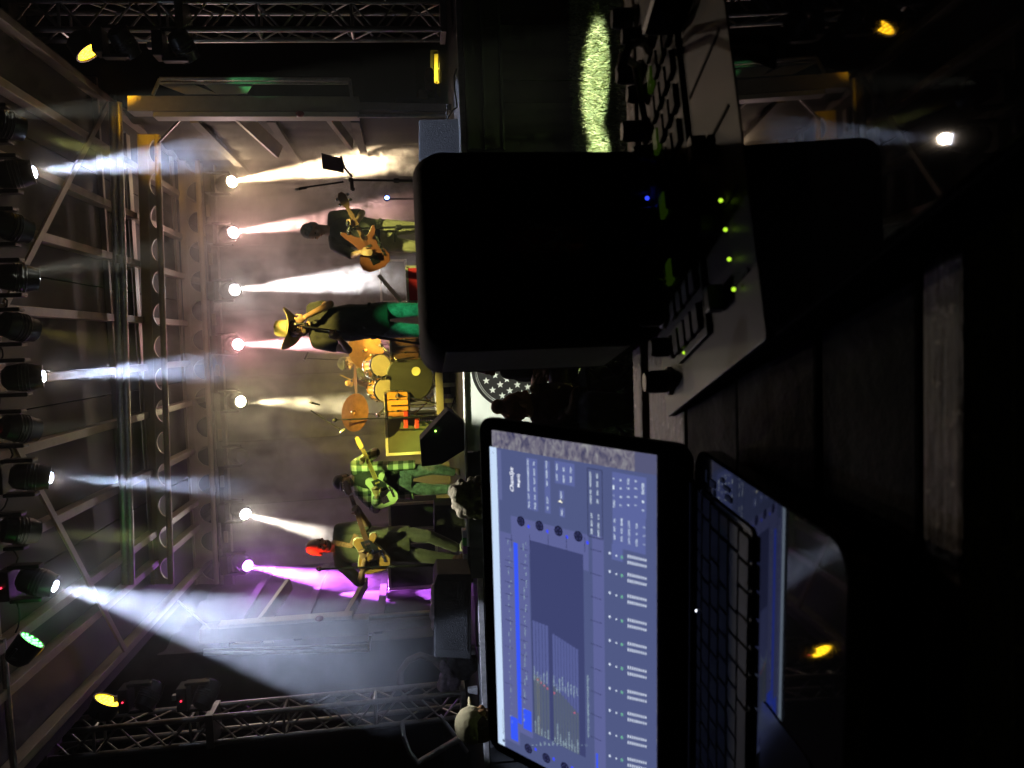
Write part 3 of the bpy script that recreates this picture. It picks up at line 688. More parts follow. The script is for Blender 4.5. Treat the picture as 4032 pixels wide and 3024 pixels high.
case_px("flight_case", "red fronted case with pale edges to the right of the singer's legs", "equipment case", (879, 655), (925, 573), 9.2, .4, M_tolex, front=M_red, t=.03)
case_px("amplifier", "bass amplifier with a pale top edge behind the red fronted case", "amplifier", (822, 655), (878, 560), 10.7, .4, M_tolex, front=mat("brown grille cloth", (.09, .075, .045), .8, 0, .25, 60), t=.03)
ca_ = empty("leaning_bar", zA(1900, 1450, 9.6)); tag(ca_, "tilted pale wooden bar leaning on the bass amplifier", "bar")
MB().bar(zA(1550, 1210, 9.6), zA(1830, 1540, 9.55), .05, .04, (0, 1, 0)).build("bar", M_pipe, ca_, bevel=.004)
# red blocks by the kit
for lab, q in (("upper red block under the crash cymbal", [(1630, 1440), (1680, 1440), (1680, 1620), (1630, 1620)]), ("lower red block under the crash cymbal", [(1752, 1500), (1800, 1500), (1800, 1622), (1752, 1622)]),
               ("upper red block at the right of the drum riser", [(1852, 672), (1884, 672), (1878, 852), (1846, 852)]), ("lower red block at the right of the drum riser", [(1890, 672), (1926, 672), (1916, 852), (1882, 852)])):
    e = empty("red_block", zB(*q[2], RY - .05)); tag(e, lab, "pad", "red pads beside the drum riser")
    MB().prism([zB(*p, RY - .06) for p in q], Vector((0, .12, 0))).build("pad", mat("red vinyl", (.50, .03, .012), .5), e, bevel=.006)
    MB().prism([zB(*[c + d for c, d in zip(p, (6 * (1 if i in (0, 3) else -1), 0))], RY - .065) for i, p in enumerate(q)], Vector((0, .004, 0))).build("label_strip", mat("dark red strip", (.35, .02, .01), .5), e)
e = empty("spring_pedal", floorpt(zB(1860, 1530, RY - .04), RZ)); tag(e, "chrome spring pedal at the left corner of the drum riser", "pedal")
MB().tube(zB(1800, 1515, RY - .04), zB(1950, 1515, RY - .04), .03, n=12).build("spring", M_chrome, e, smooth=True)
for k in range(6): MB().lathe([(.031, 0), (.036, .006), (.031, .012)], zB(1810 + k * 25, 1515, RY - .04), (0, 0, 1), 12).build("coil", M_chrome, e, smooth=True)
# floor wedge
def wedge(label, pts, Y, depth, led=None):
    e = empty("floor_monitor", at(*pts[0], Y)); tag(e, label, "floor monitor", "black floor monitors along the stage front")
    MB().prism([at(*p, Y) for p in pts], Vector((0, depth, 0))).build("cabinet", M_tolex, e, bevel=.012)
    c = Vector((sum(p[0] for p in pts) / len(pts), sum(p[1] for p in pts) / len(pts), 0))
    MB().prism([at(c.x + (p[0] - c.x) * .82, c.y + (p[1] - c.y) * .82, Y - .006) for p in pts], Vector((0, .008, 0))).build("grille", M_grille, e)
    if led: MB().ell(at(*led, Y - .03), .008, n=8, m=6).build("power_light", glow("green led", (.4, 1, .1), 8, False), e)
    return e
zEs = lambda zx, zy: ((800 + zx / 2.011) / KP, (1500 + zy / 2.011) / KP)
wedge("large black floor monitor with a green power light in front of the drums", [zEs(1730, 680), zEs(1715, 470), zEs(1940, 230), zEs(1970, 245), zEs(2085, 350), zEs(2085, 540), zEs(1890, 660)], 7.0, .4, zEs(1840, 397))
wedge("black loudspeaker box at the right stage edge, beside the column foot", [(1003, 256), (908, 258), (905, 262), (905, 345), (1003, 345)], 7.0, .45)
wedge("dark stacked subwoofer at the left stage edge, below the pink cloth", [(1018, 1240), (945, 1240), (938, 1262), (938, 1420), (1018, 1424)], 6.9, .5)
wedge("dark bass bin behind the grey-haired person, at the stage front", [(1005, 1090), (938, 1092), (938, 1148), (945, 1180), (1005, 1180)], 8.5, .4)
# pink cloth on the subwoofer
def lump(name, label, cat, pts, m, r, vox=.012, parent=None):
    mbx = MB()
    for p, rr in zip(pts, r): mbx.ell(p, rr, n=10, m=7)
    o = put(name, remeshed(mbx, vox, 4), m, None, pts[0]); tag(o, label, cat); return o
rs = random.Random(2)
pts = [zG(530 + rs.uniform(-12, 8), y, 6.95 + rs.uniform(0, .15)) for y in range(30, 380, 18)]
lump("crumpled_cloth", "crumpled pale pink cloth lying along the left subwoofer", "cloth", pts, mat("pale crumpled cloth", (.62, .50, .55), .8, 0, .2, 14, .6), [(rs.uniform(.03, .06), rs.uniform(.03, .06), rs.uniform(.02, .045)) for _ in pts])
# towel and pedals at the left guitarist's feet
lump("towel", "brown towel heaped at the foot of the left microphone stand", "towel", [zD(1950, 760, 7.6), zD(2040, 700, 7.65), zD(2080, 780, 7.6), zD(2120, 650, 7.65), zD(2100, 730, 7.55), zD(1880, 800, 7.6)], mat("brown towel", (.20, .14, .07), .95, 0, .3, 30, .5), [(.09, .08, .05), (.1, .08, .05), (.09, .07, .06), (.08, .06, .04), (.12, .08, .05), (.06, .05, .03)])
for lab, q, c_ in (("stomp pedal with a red light behind the left guitarist's knee", (1780, 300), (1, .05, .03)), ("stomp pedal with a green light by the left guitarist's shin", (1790, 780), (.2, 1, .3))):
    p = zD(*q, 9.0); e = empty("stomp_pedal", floorpt(p)); tag(e, lab, "pedal")
    MB().box(floorpt(p) + Vector((0, 0, .10)), (.12, .10, .20)).build("housing", M_alu, e, bevel=.008)
    MB().ell(p + Vector((0, -.06, 0)), .016, n=8, m=6).build("power_light", glow("pedal " + lab, c_, 6, False), e)
e = empty("pedal_board", floorpt(zD(2160, 500, 7.5))); tag(e, "dark pedal board at the left guitarist's feet", "pedal board")
MB().box(floorpt(zD(2160, 500, 7.5)) + Vector((0, 0, .02)), (.62, .26, .04)).build("frame", M_black, e, bevel=.006)
for k in range(5): MB().box(floorpt(zD(2160, 300 + k * 100, 7.5)) + Vector((0, -.02, .06)), (.075, .12, .045)).build("pedal", mat("pale pedal %d" % (k % 3), ((.5, .5, .5), (.1, .4, .1), (.4, .2, .5))[k % 3], .4, .3), e, bevel=.006)
# things on the stage lip near the drum side
for lab, q in (("silver microphone lying on the stage lip beside the banner", (1000, 790)), ("silver connector lying on the stage lip", (995, 870))):
    p = at(*q, 6.85); e = empty("stage_connector", floorpt(p)); tag(e, lab, "connector")
    MB().path([floorpt(p) + Vector((-.10, 0, .03)), floorpt(p) + Vector((0, -.02, .04)), floorpt(p) + Vector((.1, 0, .03))], [.014, .022, .012], 10).build("barrel", M_chrome, e, smooth=True)
    MB().path([floorpt(p) + Vector((.1, 0, .03)), floorpt(p) + Vector((.3, .05, .01)), floorpt(p) + Vector((.5, .3, .012))], .007).build("cable", M_rubber, e, smooth=True)
# blue lamp of the bass rig
p = at(836, 428, 9.8); e = empty("blue_lamp", floorpt(p)); tag(e, "small bright blue lamp glowing in the smoke behind the bassist", "lamp")
MB().lathe([(.03, 0), (.04, .05), (.04, .07)], p + Vector((0, .05, 0)), (0, -1, 0), 14).build("housing", M_black, e, smooth=True); MB().ell(p + Vector((0, -.03, 0)), (.022, .01, .028), n=10, m=6).build("lens", glow("blue lamp", (.12, .2, 1), 30, False), e, smooth=True)
MB().tube(p + Vector((0, .06, 0)), floorpt(p) + Vector((0, .06, 0)), .012, n=8).build("post", M_black, e, smooth=True)

# ------------------------------------------------------------------ the banner
bnY = SF - .09
pa, pb_, pc, pd = at(1006, 975, bnY), at(1003, 738, bnY), at(1185, 745, bnY), at(1185, 975, bnY)
bn_ = empty("banner", (pa.x / 2 + pb_.x / 2, bnY, pc.z)); tag(bn_, "pale banner with a black star and stripe badge on the stage front", "banner")
M_ban = mat("pale banner vinyl", (.70, .74, .70), .6, 0, .08, 3); M_ink = mat("black banner ink", (.012, .012, .012), .6); M_inkg = mat("grey banner ink", (.13, .15, .13), .6)
MB().prism([pa, pb_, Vector((pb_.x, bnY, pc.z)), Vector((pa.x, bnY, pd.z))], Vector((0, .006, 0))).build("sheet", M_ban, bn_)
zIs = lambda zx, zy: ((1800 + zx / 2.765) / KP, (1350 + zy / 2.765) / KP)
bc = at(*zIs(620, 260), bnY); edge = at(*zIs(150, 250), bnY); br = bc.z - at(*zIs(150, 260), bnY).z; br = abs(br)
B_ = lambda a, b, k=1: Vector((bc.x + a * br, bnY - .002 * k, bc.z + b * br))
def ringmesh(r0, r1, k, name, m):
    n = 64; vs = [B_(r * math.cos(6.2832 * i / n), r * math.sin(6.2832 * i / n), k) for r in (r0, r1) for i in range(n)]
    return MB().add(vs, [(i, (i + 1) % n, n + (i + 1) % n, n + i) for i in range(n)]).build(name, m, bn_)
ringmesh(.93, 1.0, 1, "badge_ring", M_ink); ringmesh(.89, .905, 1, "badge_ring", M_ink)
def shape(pts, k, name, m): return MB().add([B_(*p, k) for p in pts], [tuple(range(len(pts)))]).build(name, m, bn_)
circ = lambda a0, a1, r, n=24: [(r * math.cos(RAD(a0 + (a1 - a0) * i / n)), r * math.sin(RAD(a0 + (a1 - a0) * i / n))) for i in range(n + 1)]
shape(circ(85, 230, .87) + [(-.35, -.35), (-.12, .05)], 1.2, "star_field", M_ink)
def star(cx, cy_, r): return [(cx + (r if i % 2 == 0 else r * .42) * math.sin(6.2832 * i / 10 + .3), cy_ + (r if i % 2 == 0 else r * .42) * math.cos(6.2832 * i / 10 + .3)) for i in range(10)]
for cx, cy_ in ((-.30, .66), (-.52, .52), (-.18, .45), (-.40, .34), (-.66, .30), (-.28, .18), (-.55, .12), (-.74, .02), (-.42, -.06), (-.62, -.16), (-.70, -.36), (-.48, -.30)):
    shape(star(cx, cy_, .085), 2, "star", M_ban)
# swooping plume and stripes on the right of the badge
for k in range(6):
    r0 = .20 + k * .12; pts = [(.10 + r0 * math.cos(RAD(a)) * .9, -.15 + r0 * math.sin(RAD(a))) for a in range(-80, 86, 12)]
    pts2 = [(.10 + (r0 + .055) * math.cos(RAD(a)) * .9, -.15 + (r0 + .055) * math.sin(RAD(a))) for a in range(84, -81, -12)]
    poly = [p for p in pts + pts2]
    n = len(pts); MB().add([B_(*p, 1.4) for p in pts] + [B_(*p, 1.4) for p in reversed(pts2)], [(i, i + 1, n + i + 1, n + i) for i in range(n - 1)]).build("plume_stripe", M_ink if k % 2 else M_inkg, bn_)
sw = [(-.12, .62), (.02, .30), (-.05, .02), (-.25, -.25), (-.38, -.52), (-.30, -.70), (-.10, -.62), (.05, -.30), (.20, .10)]
for wv, m_, kk in ((.075, M_ink, 2.2), (.035, M_ban, 2.6)):
    vs = []
    for i, p in enumerate(sw):
        q0, q1 = sw[max(0, i - 1)], sw[min(len(sw) - 1, i + 1)]; d = Vector((q1[0] - q0[0], q1[1] - q0[1], 0)).normalized()
        vs += [B_(p[0] - d.y * wv, p[1] + d.x * wv, kk), B_(p[0] + d.y * wv, p[1] - d.x * wv, kk)]
    MB().add(vs, [(2 * i, 2 * i + 1, 2 * i + 3, 2 * i + 2) for i in range(len(sw) - 1)]).build("scroll", m_, bn_)
# darker cloth next to the banner
e = empty("barrier_cloth", (at(1010, 1050, bnY).x, bnY, .2)); tag(e, "dark grey pleated cloth beside the banner, behind the laptop", "cloth")
vs = []; x0, x1 = at(1010, 1250, bnY).x, at(1010, 977, bnY).x
for i in range(41):
    x = x0 + (x1 - x0) * i / 40; y = bnY + .012 * math.sin(x * 40); vs += [(x, y, pa.z - .005), (x, y, .3)]
MB().add(vs, [(2 * i, 2 * i + 1, 2 * i + 3, 2 * i + 2) for i in range(40)]).build("cloth", mat("grey barrier cloth", (.09, .095, .09), .8), e, smooth=True)
# pale rail over the banner
e = empty("barrier_rail", at(1004, 900, bnY)); tag(e, "pale tube along the top of the banner and the cloth", "rail")
MB().tube(at(1001, 735, bnY), at(1012, 1180, bnY), .014, n=10).build("tube", M_alu, e, smooth=True)

# ------------------------------------------------------------------ backstage, far right
hY = 10.5
e = empty("cabin", zH(760, 850, hY)); tag(e, "dim cabin doorway with a lit yellow shelf unit, far right behind the stage", "cabin")
fq = lambda a, b, c_, d, name, m, Y=hY, t=.04: MB().prism([zH(a, b, Y), zH(c_, b, Y), zH(c_, d, Y), zH(a, d, Y)], Vector((0, t, 0))).build(name, m, e)
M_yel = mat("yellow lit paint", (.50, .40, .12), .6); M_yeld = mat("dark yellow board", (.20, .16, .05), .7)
fq(480, 655, 860, 1110, "outer_frame", mat("dark door frame", (.05, .045, .03), .7), hY + .1)
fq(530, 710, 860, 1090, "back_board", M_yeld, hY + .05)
for a, b, c_, d in ((530, 705, 575, 1085), (575, 705, 860, 745), (550, 1060, 860, 1090)): fq(a, b, c_, d, "frame", M_yel, hY)
fq(575, 885, 860, 905, "shelf", mat("bright yellow shelf", (.62, .52, .08), .5), hY - .02)
spot("shelf_lamp", zH(600, 860, hY - .35), zH(740, 940, hY), 45, (1, .85, .12), 100, .8, .05, e)
lump("potted_bush", "yellow-green leafy bundle in front of the cabin", "plant", [zH(650, 1150, 10.2), zH(700, 1110, 10.2), zH(620, 1190, 10.2), zH(720, 1180, 10.2), zH(680, 1200, 10.15)], mat("yellow green leaves", (.20, .19, .04), .8, 0, .5, 30, .8), [(.1, .08, .08), (.09, .07, .07), (.08, .06, .06), (.1, .07, .06), (.09, .06, .07)])
lump("folded_umbrella", "folded pale cloth standing upright by the cabin", "cloth", [zH(470, 950, 9.6), zH(460, 1020, 9.6), zH(470, 1090, 9.6), zH(480, 1150, 9.6), zH(460, 900, 9.6)], mat("pale folded cloth", (.42, .36, .34), .8, 0, .2, 12, .4), [(.05, .05, .06), (.09, .05, .06), (.07, .05, .06), (.04, .04, .07), (.02, .02, .05)])
lump("bag", "grey bag lying on the black box at far right", "bag", [zH(350, 1250, 9.3), zH(400, 1255, 9.3)], mat("grey bag", (.20, .18, .17), .8, 0, .2, 12, .4), [(.08, .07, .05), (.07, .07, .045)])
a, b = zH(20, 1280, 9.2), zH(550, 1355, 9.2)
e = empty("black_box", Vector(((a.x + b.x) / 2, 9.4, b.z))); tag(e, "long black box standing on end behind the right column", "box")
MB().prism([zH(30, 1285, 9.2), zH(550, 1285, 9.2), zH(550, 1355, 9.2), zH(20, 1355, 9.2)], Vector((0, .3, 0))).build("shell", M_tolex, e, bevel=.01); MB().ell(zH(25, 1330, 9.18), .02, n=8, m=6).build("latch", M_chrome, e)
# cable draped over the right stage edge
e = empty("stage_cable", at(985, 250, 6.72)); tag(e, "black cable looping over the pale stage edge at far right", "cable")
MB().path([zH(700, 1370, 6.75), zH(690, 1560, 6.72), zH(780, 1430, 6.64), zH(830, 1400, 6.63), zH(800, 1180, 6.64), zH(790, 1000, 6.65), zH(820, 900, 6.66)], .007).build("cable", M_rubber, e, smooth=True)
# ------------------------------------------------------------------ backstage, far left
e = empty("hose", zG(560, 770, 7.4)); tag(e, "thick grey hose bent in a loop behind the left truss tower", "hose")
MB().path([zG(600, 760, 7.5), zG(520, 680, 7.5), zG(400, 640, 7.5), zG(290, 690, 7.5), zG(220, 790, 7.5), zG(220, 890, 7.5), zG(270, 980, 7.5), zG(330, 1050, 7.5), zG(600, 1130, 7.5), zG(800, 1150, 7.5)], .032, 12).build("hose", mat("grey hose", (.20, .15, .14), .5), e, smooth=True)
pts = [zG(640 + rs.uniform(-40, 60), y, 7.3) for y in range(740, 960, 22)] + [zG(720, 880, 7.3), zG(700, 930, 7.3)]
lump("plastic_bag", "crumpled shiny plastic bag lit purple behind the left truss", "bag", pts, mat("crumpled plastic", (.40, .32, .40), .18, 0, .35, 25, .9, .8), [(rs.uniform(.03, .07), .05, rs.uniform(.03, .07)) for _ in pts], .01)
pts = [zG(760, 690, 7.25), zG(820, 680, 7.25), zG(790, 760, 7.25), zG(850, 720, 7.25)]
lump("black_bag", "shiny black sack beside the purple-lit plastic bag", "bag", pts, mat("shiny black plastic", (.02, .02, .024), .15, 0, .3, 20, .8), [(.12, .1, .13), (.1, .09, .1), (.12, .1, .1), (.1, .1, .09)], .012)
e = empty("stage_box", zG(930, 970, 7.0)); tag(e, "small purple-lit metal box at the foot of the left truss", "box")
MB().prism([zG(870, 575, 7.0), zG(900, 575, 7.0), zG(900, 640, 7.0), zG(850, 640, 7.0)], Vector((0, .08, 0))).build("shell", M_alu, e, bevel=.005); MB().prism([zG(832, 955, 7.0), zG(920, 945, 7.0), zG(920, 1000, 7.0), zG(835, 985, 7.0)], Vector((0, .08, 0))).build("plate", M_alu, e, bevel=.005)
# ------------------------------------------------------------------ people
M_skin_ = mat("skin", (.42, .24, .16), .5, 0, .12, 20, .1); M_skin_d = mat("tanned skin", (.34, .19, .12), .5, 0, .12, 20, .1)
M_eye = mat("dark eye", (.02, .015, .01), .2); M_lip = mat("lip", (.22, .07, .06), .4)
def fabric(name, c, var=.35, bump=.9, scale=7): return mat(name, c, .85, 0, var, scale, bump, sheen=.2)
def hand(mb, wrist, d, side, nrm, curl=.7, thumb=1, k=1.0):
    wrist = Vector(wrist); d = Vector(d).normalized(); side = (Vector(side) - d * Vector(side).dot(d)).normalized(); nrm = d.cross(side).normalized() if nrm is None else Vector(nrm).normalized()
    rot = Matrix((side, nrm, d)).transposed()
    mb.ell(wrist + d * .045 * k, (.040 * k, .017 * k, .052 * k), rot, 12, 8)
    for i, L in enumerate((.062, .072, .068, .054)):
        b = wrist + d * .083 * k + side * (-.030 + i * .020) * k
        m1 = b + (d * math.cos(curl * .7) + nrm * math.sin(curl * .7)) * L * .55 * k
        m2 = m1 + (d * math.cos(curl * 1.9) + nrm * math.sin(curl * 1.9)) * L * .55 * k
        mb.path([b - d * .02, b, m1, m2], [.010 * k, .0098 * k, .0092 * k, .0075 * k], 8); mb.ell(m1, .0095 * k, n=8, m=6); mb.ell(m2, .0078 * k, n=8, m=6)
    tb_ = wrist + d * .025 * k + side * -.036 * thumb * k
    t1 = tb_ + (d * .7 - side * .55 * thumb + nrm * .4).normalized() * .034 * k; t2 = t1 + (d * .8 - side * .1 * thumb + nrm * .6).normalized() * .028 * k
    mb.path([tb_ - d * .01, t1, t2], [.013 * k, .0115 * k, .009 * k], 8); mb.ell(t2, .0095 * k, n=8, m=6)
def limb(mb, pts, rs):
    for i in range(len(pts) - 1): mb.tube(pts[i], pts[i + 1], rs[i], rs[i + 1], 12)
    for p, r in zip(pts, rs): mb.ell(p, r, n=12, m=8)
def head_geo(mb, c, f, up, k=1.0):
    f = Vector(f).normalized(); up = (Vector(up) - f * Vector(up).dot(f)).normalized(); rt = f.cross(up)
    rot = Matrix((rt, f, up)).transposed(); P = lambda a, b, z: Vector(c) + (rt * a + f * b + up * z) * k
    mb.ell(P(0, -.008, .028), (.077 * k, .094 * k, .092 * k), rot); mb.ell(P(0, .018, -.045), (.060 * k, .068 * k, .068 * k), rot); mb.ell(P(0, .062, -.088), (.026 * k, .022 * k, .020 * k), rot)
    mb.ell(P(0, .098, -.018), (.013 * k, .020 * k, .022 * k), rot, 10, 7); mb.ell(P(0, .088, .012), (.010 * k, .014 * k, .03 * k), rot, 10, 7); mb.ell(P(0, .080, .030), (.052 * k, .014 * k, .012 * k), rot, 10, 7)
    mb.ell(P(0, .082, -.058), (.028 * k, .012 * k, .012 * k), rot, 10, 7)
    for s in (-1, 1): mb.ell(P(s * .078, -.006, -.012), (.012 * k, .020 * k, .034 * k), rot, 10, 7); mb.ell(P(s * .045, .060, -.02), (.026 * k, .022 * k, .02 * k), rot, 10, 7)
    return P, rot
def frame_of(J):
    shc = (J['shL'] + J['shR']) / 2; hpc = (J['hipL'] + J['hipR']) / 2
    up = (shc - hpc).normalized(); s = (J['shR'] - J['shL']); s = (s - up * s.dot(up)).normalized(); dp = up.cross(s)
    return shc, hpc, up, s, dp
def torso(mb, J, g, belly=.0, low=-.06, top=.075):
    shc, hpc, up, s, dp = frame_of(J); H = (shc - hpc).length
    hw = max((J['hipR'] - J['hipL']).length / 2 + .085, .155); sw = (J['shR'] - J['shL']).length / 2
    secs = []
    for t, w_, d_ in ((low / H, hw * .98, .105), (.0, hw, .115 + belly * .5), (.22, hw * .95, .11 + belly), (.45, hw * .98 + .01, .115 + belly * .8), (.68, max(sw * .98, .17), .125), (.88, max(sw * .95, .16), .11), (1.0, sw * .70, .085), (1.0 + top / H, .065, .06)):
        secs.append((hpc + up * H * t - dp * 0, s * (w_ + g), dp * (d_ + g)))
    mb.loft(secs, 20)
def person(label, J, face, hup, skin=None, shirt=None, sleeve=.5, pants=None, hair=None, hair_style='short', shoes=None, hk=1.0, belly=.0, handL=None, handR=None, beard=None, vox=.0085, group="band members on the stage", shirt_low=-.10, eyes=True):
    skin = skin or M_skin_; J = {k: Vector(v) for k, v in J.items()}
    mb = MB(); P, rot = head_geo(mb, J['head'], face, hup, hk)
    shc, hpc, up, s, dp = frame_of(J)
    limb(mb, [shc + up * .01, P(0, -.012, -.075)], [.062, .054]); torso(mb, J, -.012, belly)
    for q in 'LR':
        limb(mb, [J['sh' + q], J['el' + q], J['wr' + q]], [.050, .040, .026]); limb(mb, [shc + (J['sh' + q] - shc) * .5, J['sh' + q]], [.06, .052])
        hd = (handL if q == 'L' else handR)
        if hd: hand(mb, J['wr' + q], *hd)
        if 'kn' + q in J:
            limb(mb, [J['hip' + q], J['kn' + q], J['an' + q]], [.078, .052, .036])
    foot = Vector((hpc.x, hpc.y, min(J[k].z for k in J)))
    body = put("person", remeshed(mb, vox, 3, .5), skin, None, foot); tag(body, label, "person", group)
    if eyes:
        for q in (-1, 1): MB().ell(P(q * .032, .083, .006), (.010, .006, .007), rot, 8, 6).build("eye", M_eye, body, smooth=True)
        MB().ell(P(0, .094, -.058), (.022, .004, .005), rot, 8, 6).build("mouth", M_lip, body, smooth=True)
    if shirt:
        mb = MB(); torso(mb, J, .008, belly, shirt_low, .045)
        for q in 'LR':
            a, b, c = J['sh' + q], J['el' + q], J['wr' + q]
            limb(mb, [shc + (a - shc) * .5, a], [.075, .066])
            if sleeve <= 1: limb(mb, [a, a + (b - a) * sleeve], [.066, .060])
            else: limb(mb, [a, b, b + (c - b) * (sleeve - 1)], [.066, .054, .040])
        put("shirt", remeshed(mb, .012, 3, .5), shirt, body)
    if pants:
        mb = MB(); hw = max((J['hipR'] - J['hipL']).length / 2 + .085, .155)
        mb.loft([(hpc + up * .10, s * (hw - .008), dp * .118), (hpc, s * (hw + .012), dp * .128), (hpc - up * .09, s * hw, dp * .115)], 20)
        for q in 'LR':
            if 'kn' + q in J:
                a, b, c = J['hip' + q], J['kn' + q], J['an' + q]
                limb(mb, [a, a + (b - a) * .55, b, b + (c - b) * .5, c + (b - c) * .06], [.094, .080, .068, .062, .054])
        put("trousers", remeshed(mb, .012, 3, .5), pants, body)
        # belt
        MB().loft([(hpc + up * .075, s * (hw + .012), dp * .132), (hpc + up * .105, s * (hw + .012), dp * .130)], 24).build("belt", M_rubber, body, smooth=True)
    if shoes:
        for q in 'LR':
            if 'an' + q in J:
                a = J['an' + q]; t = J.get('toe' + q, a + Vector((0, -.16, -.06))); mb = MB()
                mb.ell(a + Vector((0, .01, -.035)), (.045, .055, .045)); mb.path([a + Vector((0, .02, -.055)), a + (t - a) * .6 + Vector((0, 0, -.025)), t], [.042, .044, .034], 10); mb.ell(t, (.04, .04, .03))
                put("shoe", remeshed(mb, .010, 2), shoes, body)
    if hair:
        mb = MB(); k = hk
        if hair_style == 'short':
            mb.ell(P(0, -.018, .040), (.086 * k, .098 * k, .094 * k), rot); mb.ell(P(0, -.055, -.01), (.076 * k, .06 * k, .085 * k), rot)
        elif hair_style == 'thick':
            for i in range(26):
                t = 2.4 * i; z = -.05 + .15 * ((i * .618) % 1); rr = .088 * math.sqrt(max(.05, 1 - (max(z - .02, 0) / .11) ** 2))
                yv = math.sin(t) * rr - .02
                if yv > .05 and z < .06: continue
                mb.ell(P(math.cos(t) * rr, yv, z), .03 * k)
            mb.ell(P(0, -.02, .045), (.088 * k, .098 * k, .09 * k), rot)
        elif hair_style == 'curly':
            rr_ = random.Random(len(label))
            for i in range(70):
                t = rr_.uniform(0, 6.28); z = rr_.uniform(-.12, .13); rr = .105 * math.sqrt(max(.08, 1 - (max(z - .02, 0) / .12) ** 2)); yv = math.sin(t) * rr - .02
                if yv > .06 and z < .05: continue
                mb.ell(P(math.cos(t) * rr, yv, z), rr_.uniform(.02, .035) * k, n=8, m=6)
            mb.ell(P(0, -.02, .04), (.092 * k, .10 * k, .095 * k), rot)
        elif hair_style == 'long':
            mb.ell(P(0, -.018, .040), (.088 * k, .10 * k, .096 * k), rot)
            for i in range(10):
                t = math.pi * (i / 9); mb.path([P(math.cos(t) * .08, -.03 - math.sin(t) * .06, .02), P(math.cos(t) * .095, -.04 - math.sin(t) * .065, -.08), P(math.cos(t) * .09, -.035 - math.sin(t) * .06, -.17)], [.03, .034, .02], 8)
        elif hair_style == 'bun':
            mb.ell(P(0, -.018, .036), (.084 * k, .097 * k, .092 * k), rot); mb.ell(P(0, -.03, .145), (.05, .05, .045), rot)
        put("hair", remeshed(mb, .010, 2), hair, body)
    if beard:
        mb = MB(); mb.ell(P(0, .030, -.078), (.060 * hk, .062 * hk, .042 * hk), rot); mb.ell(P(0, .092, -.042), (.034 * hk, .012 * hk, .008 * hk), rot)
        put("beard", remeshed(mb, .009, 2), beard, body)
    return body, P, rot
V = Vector
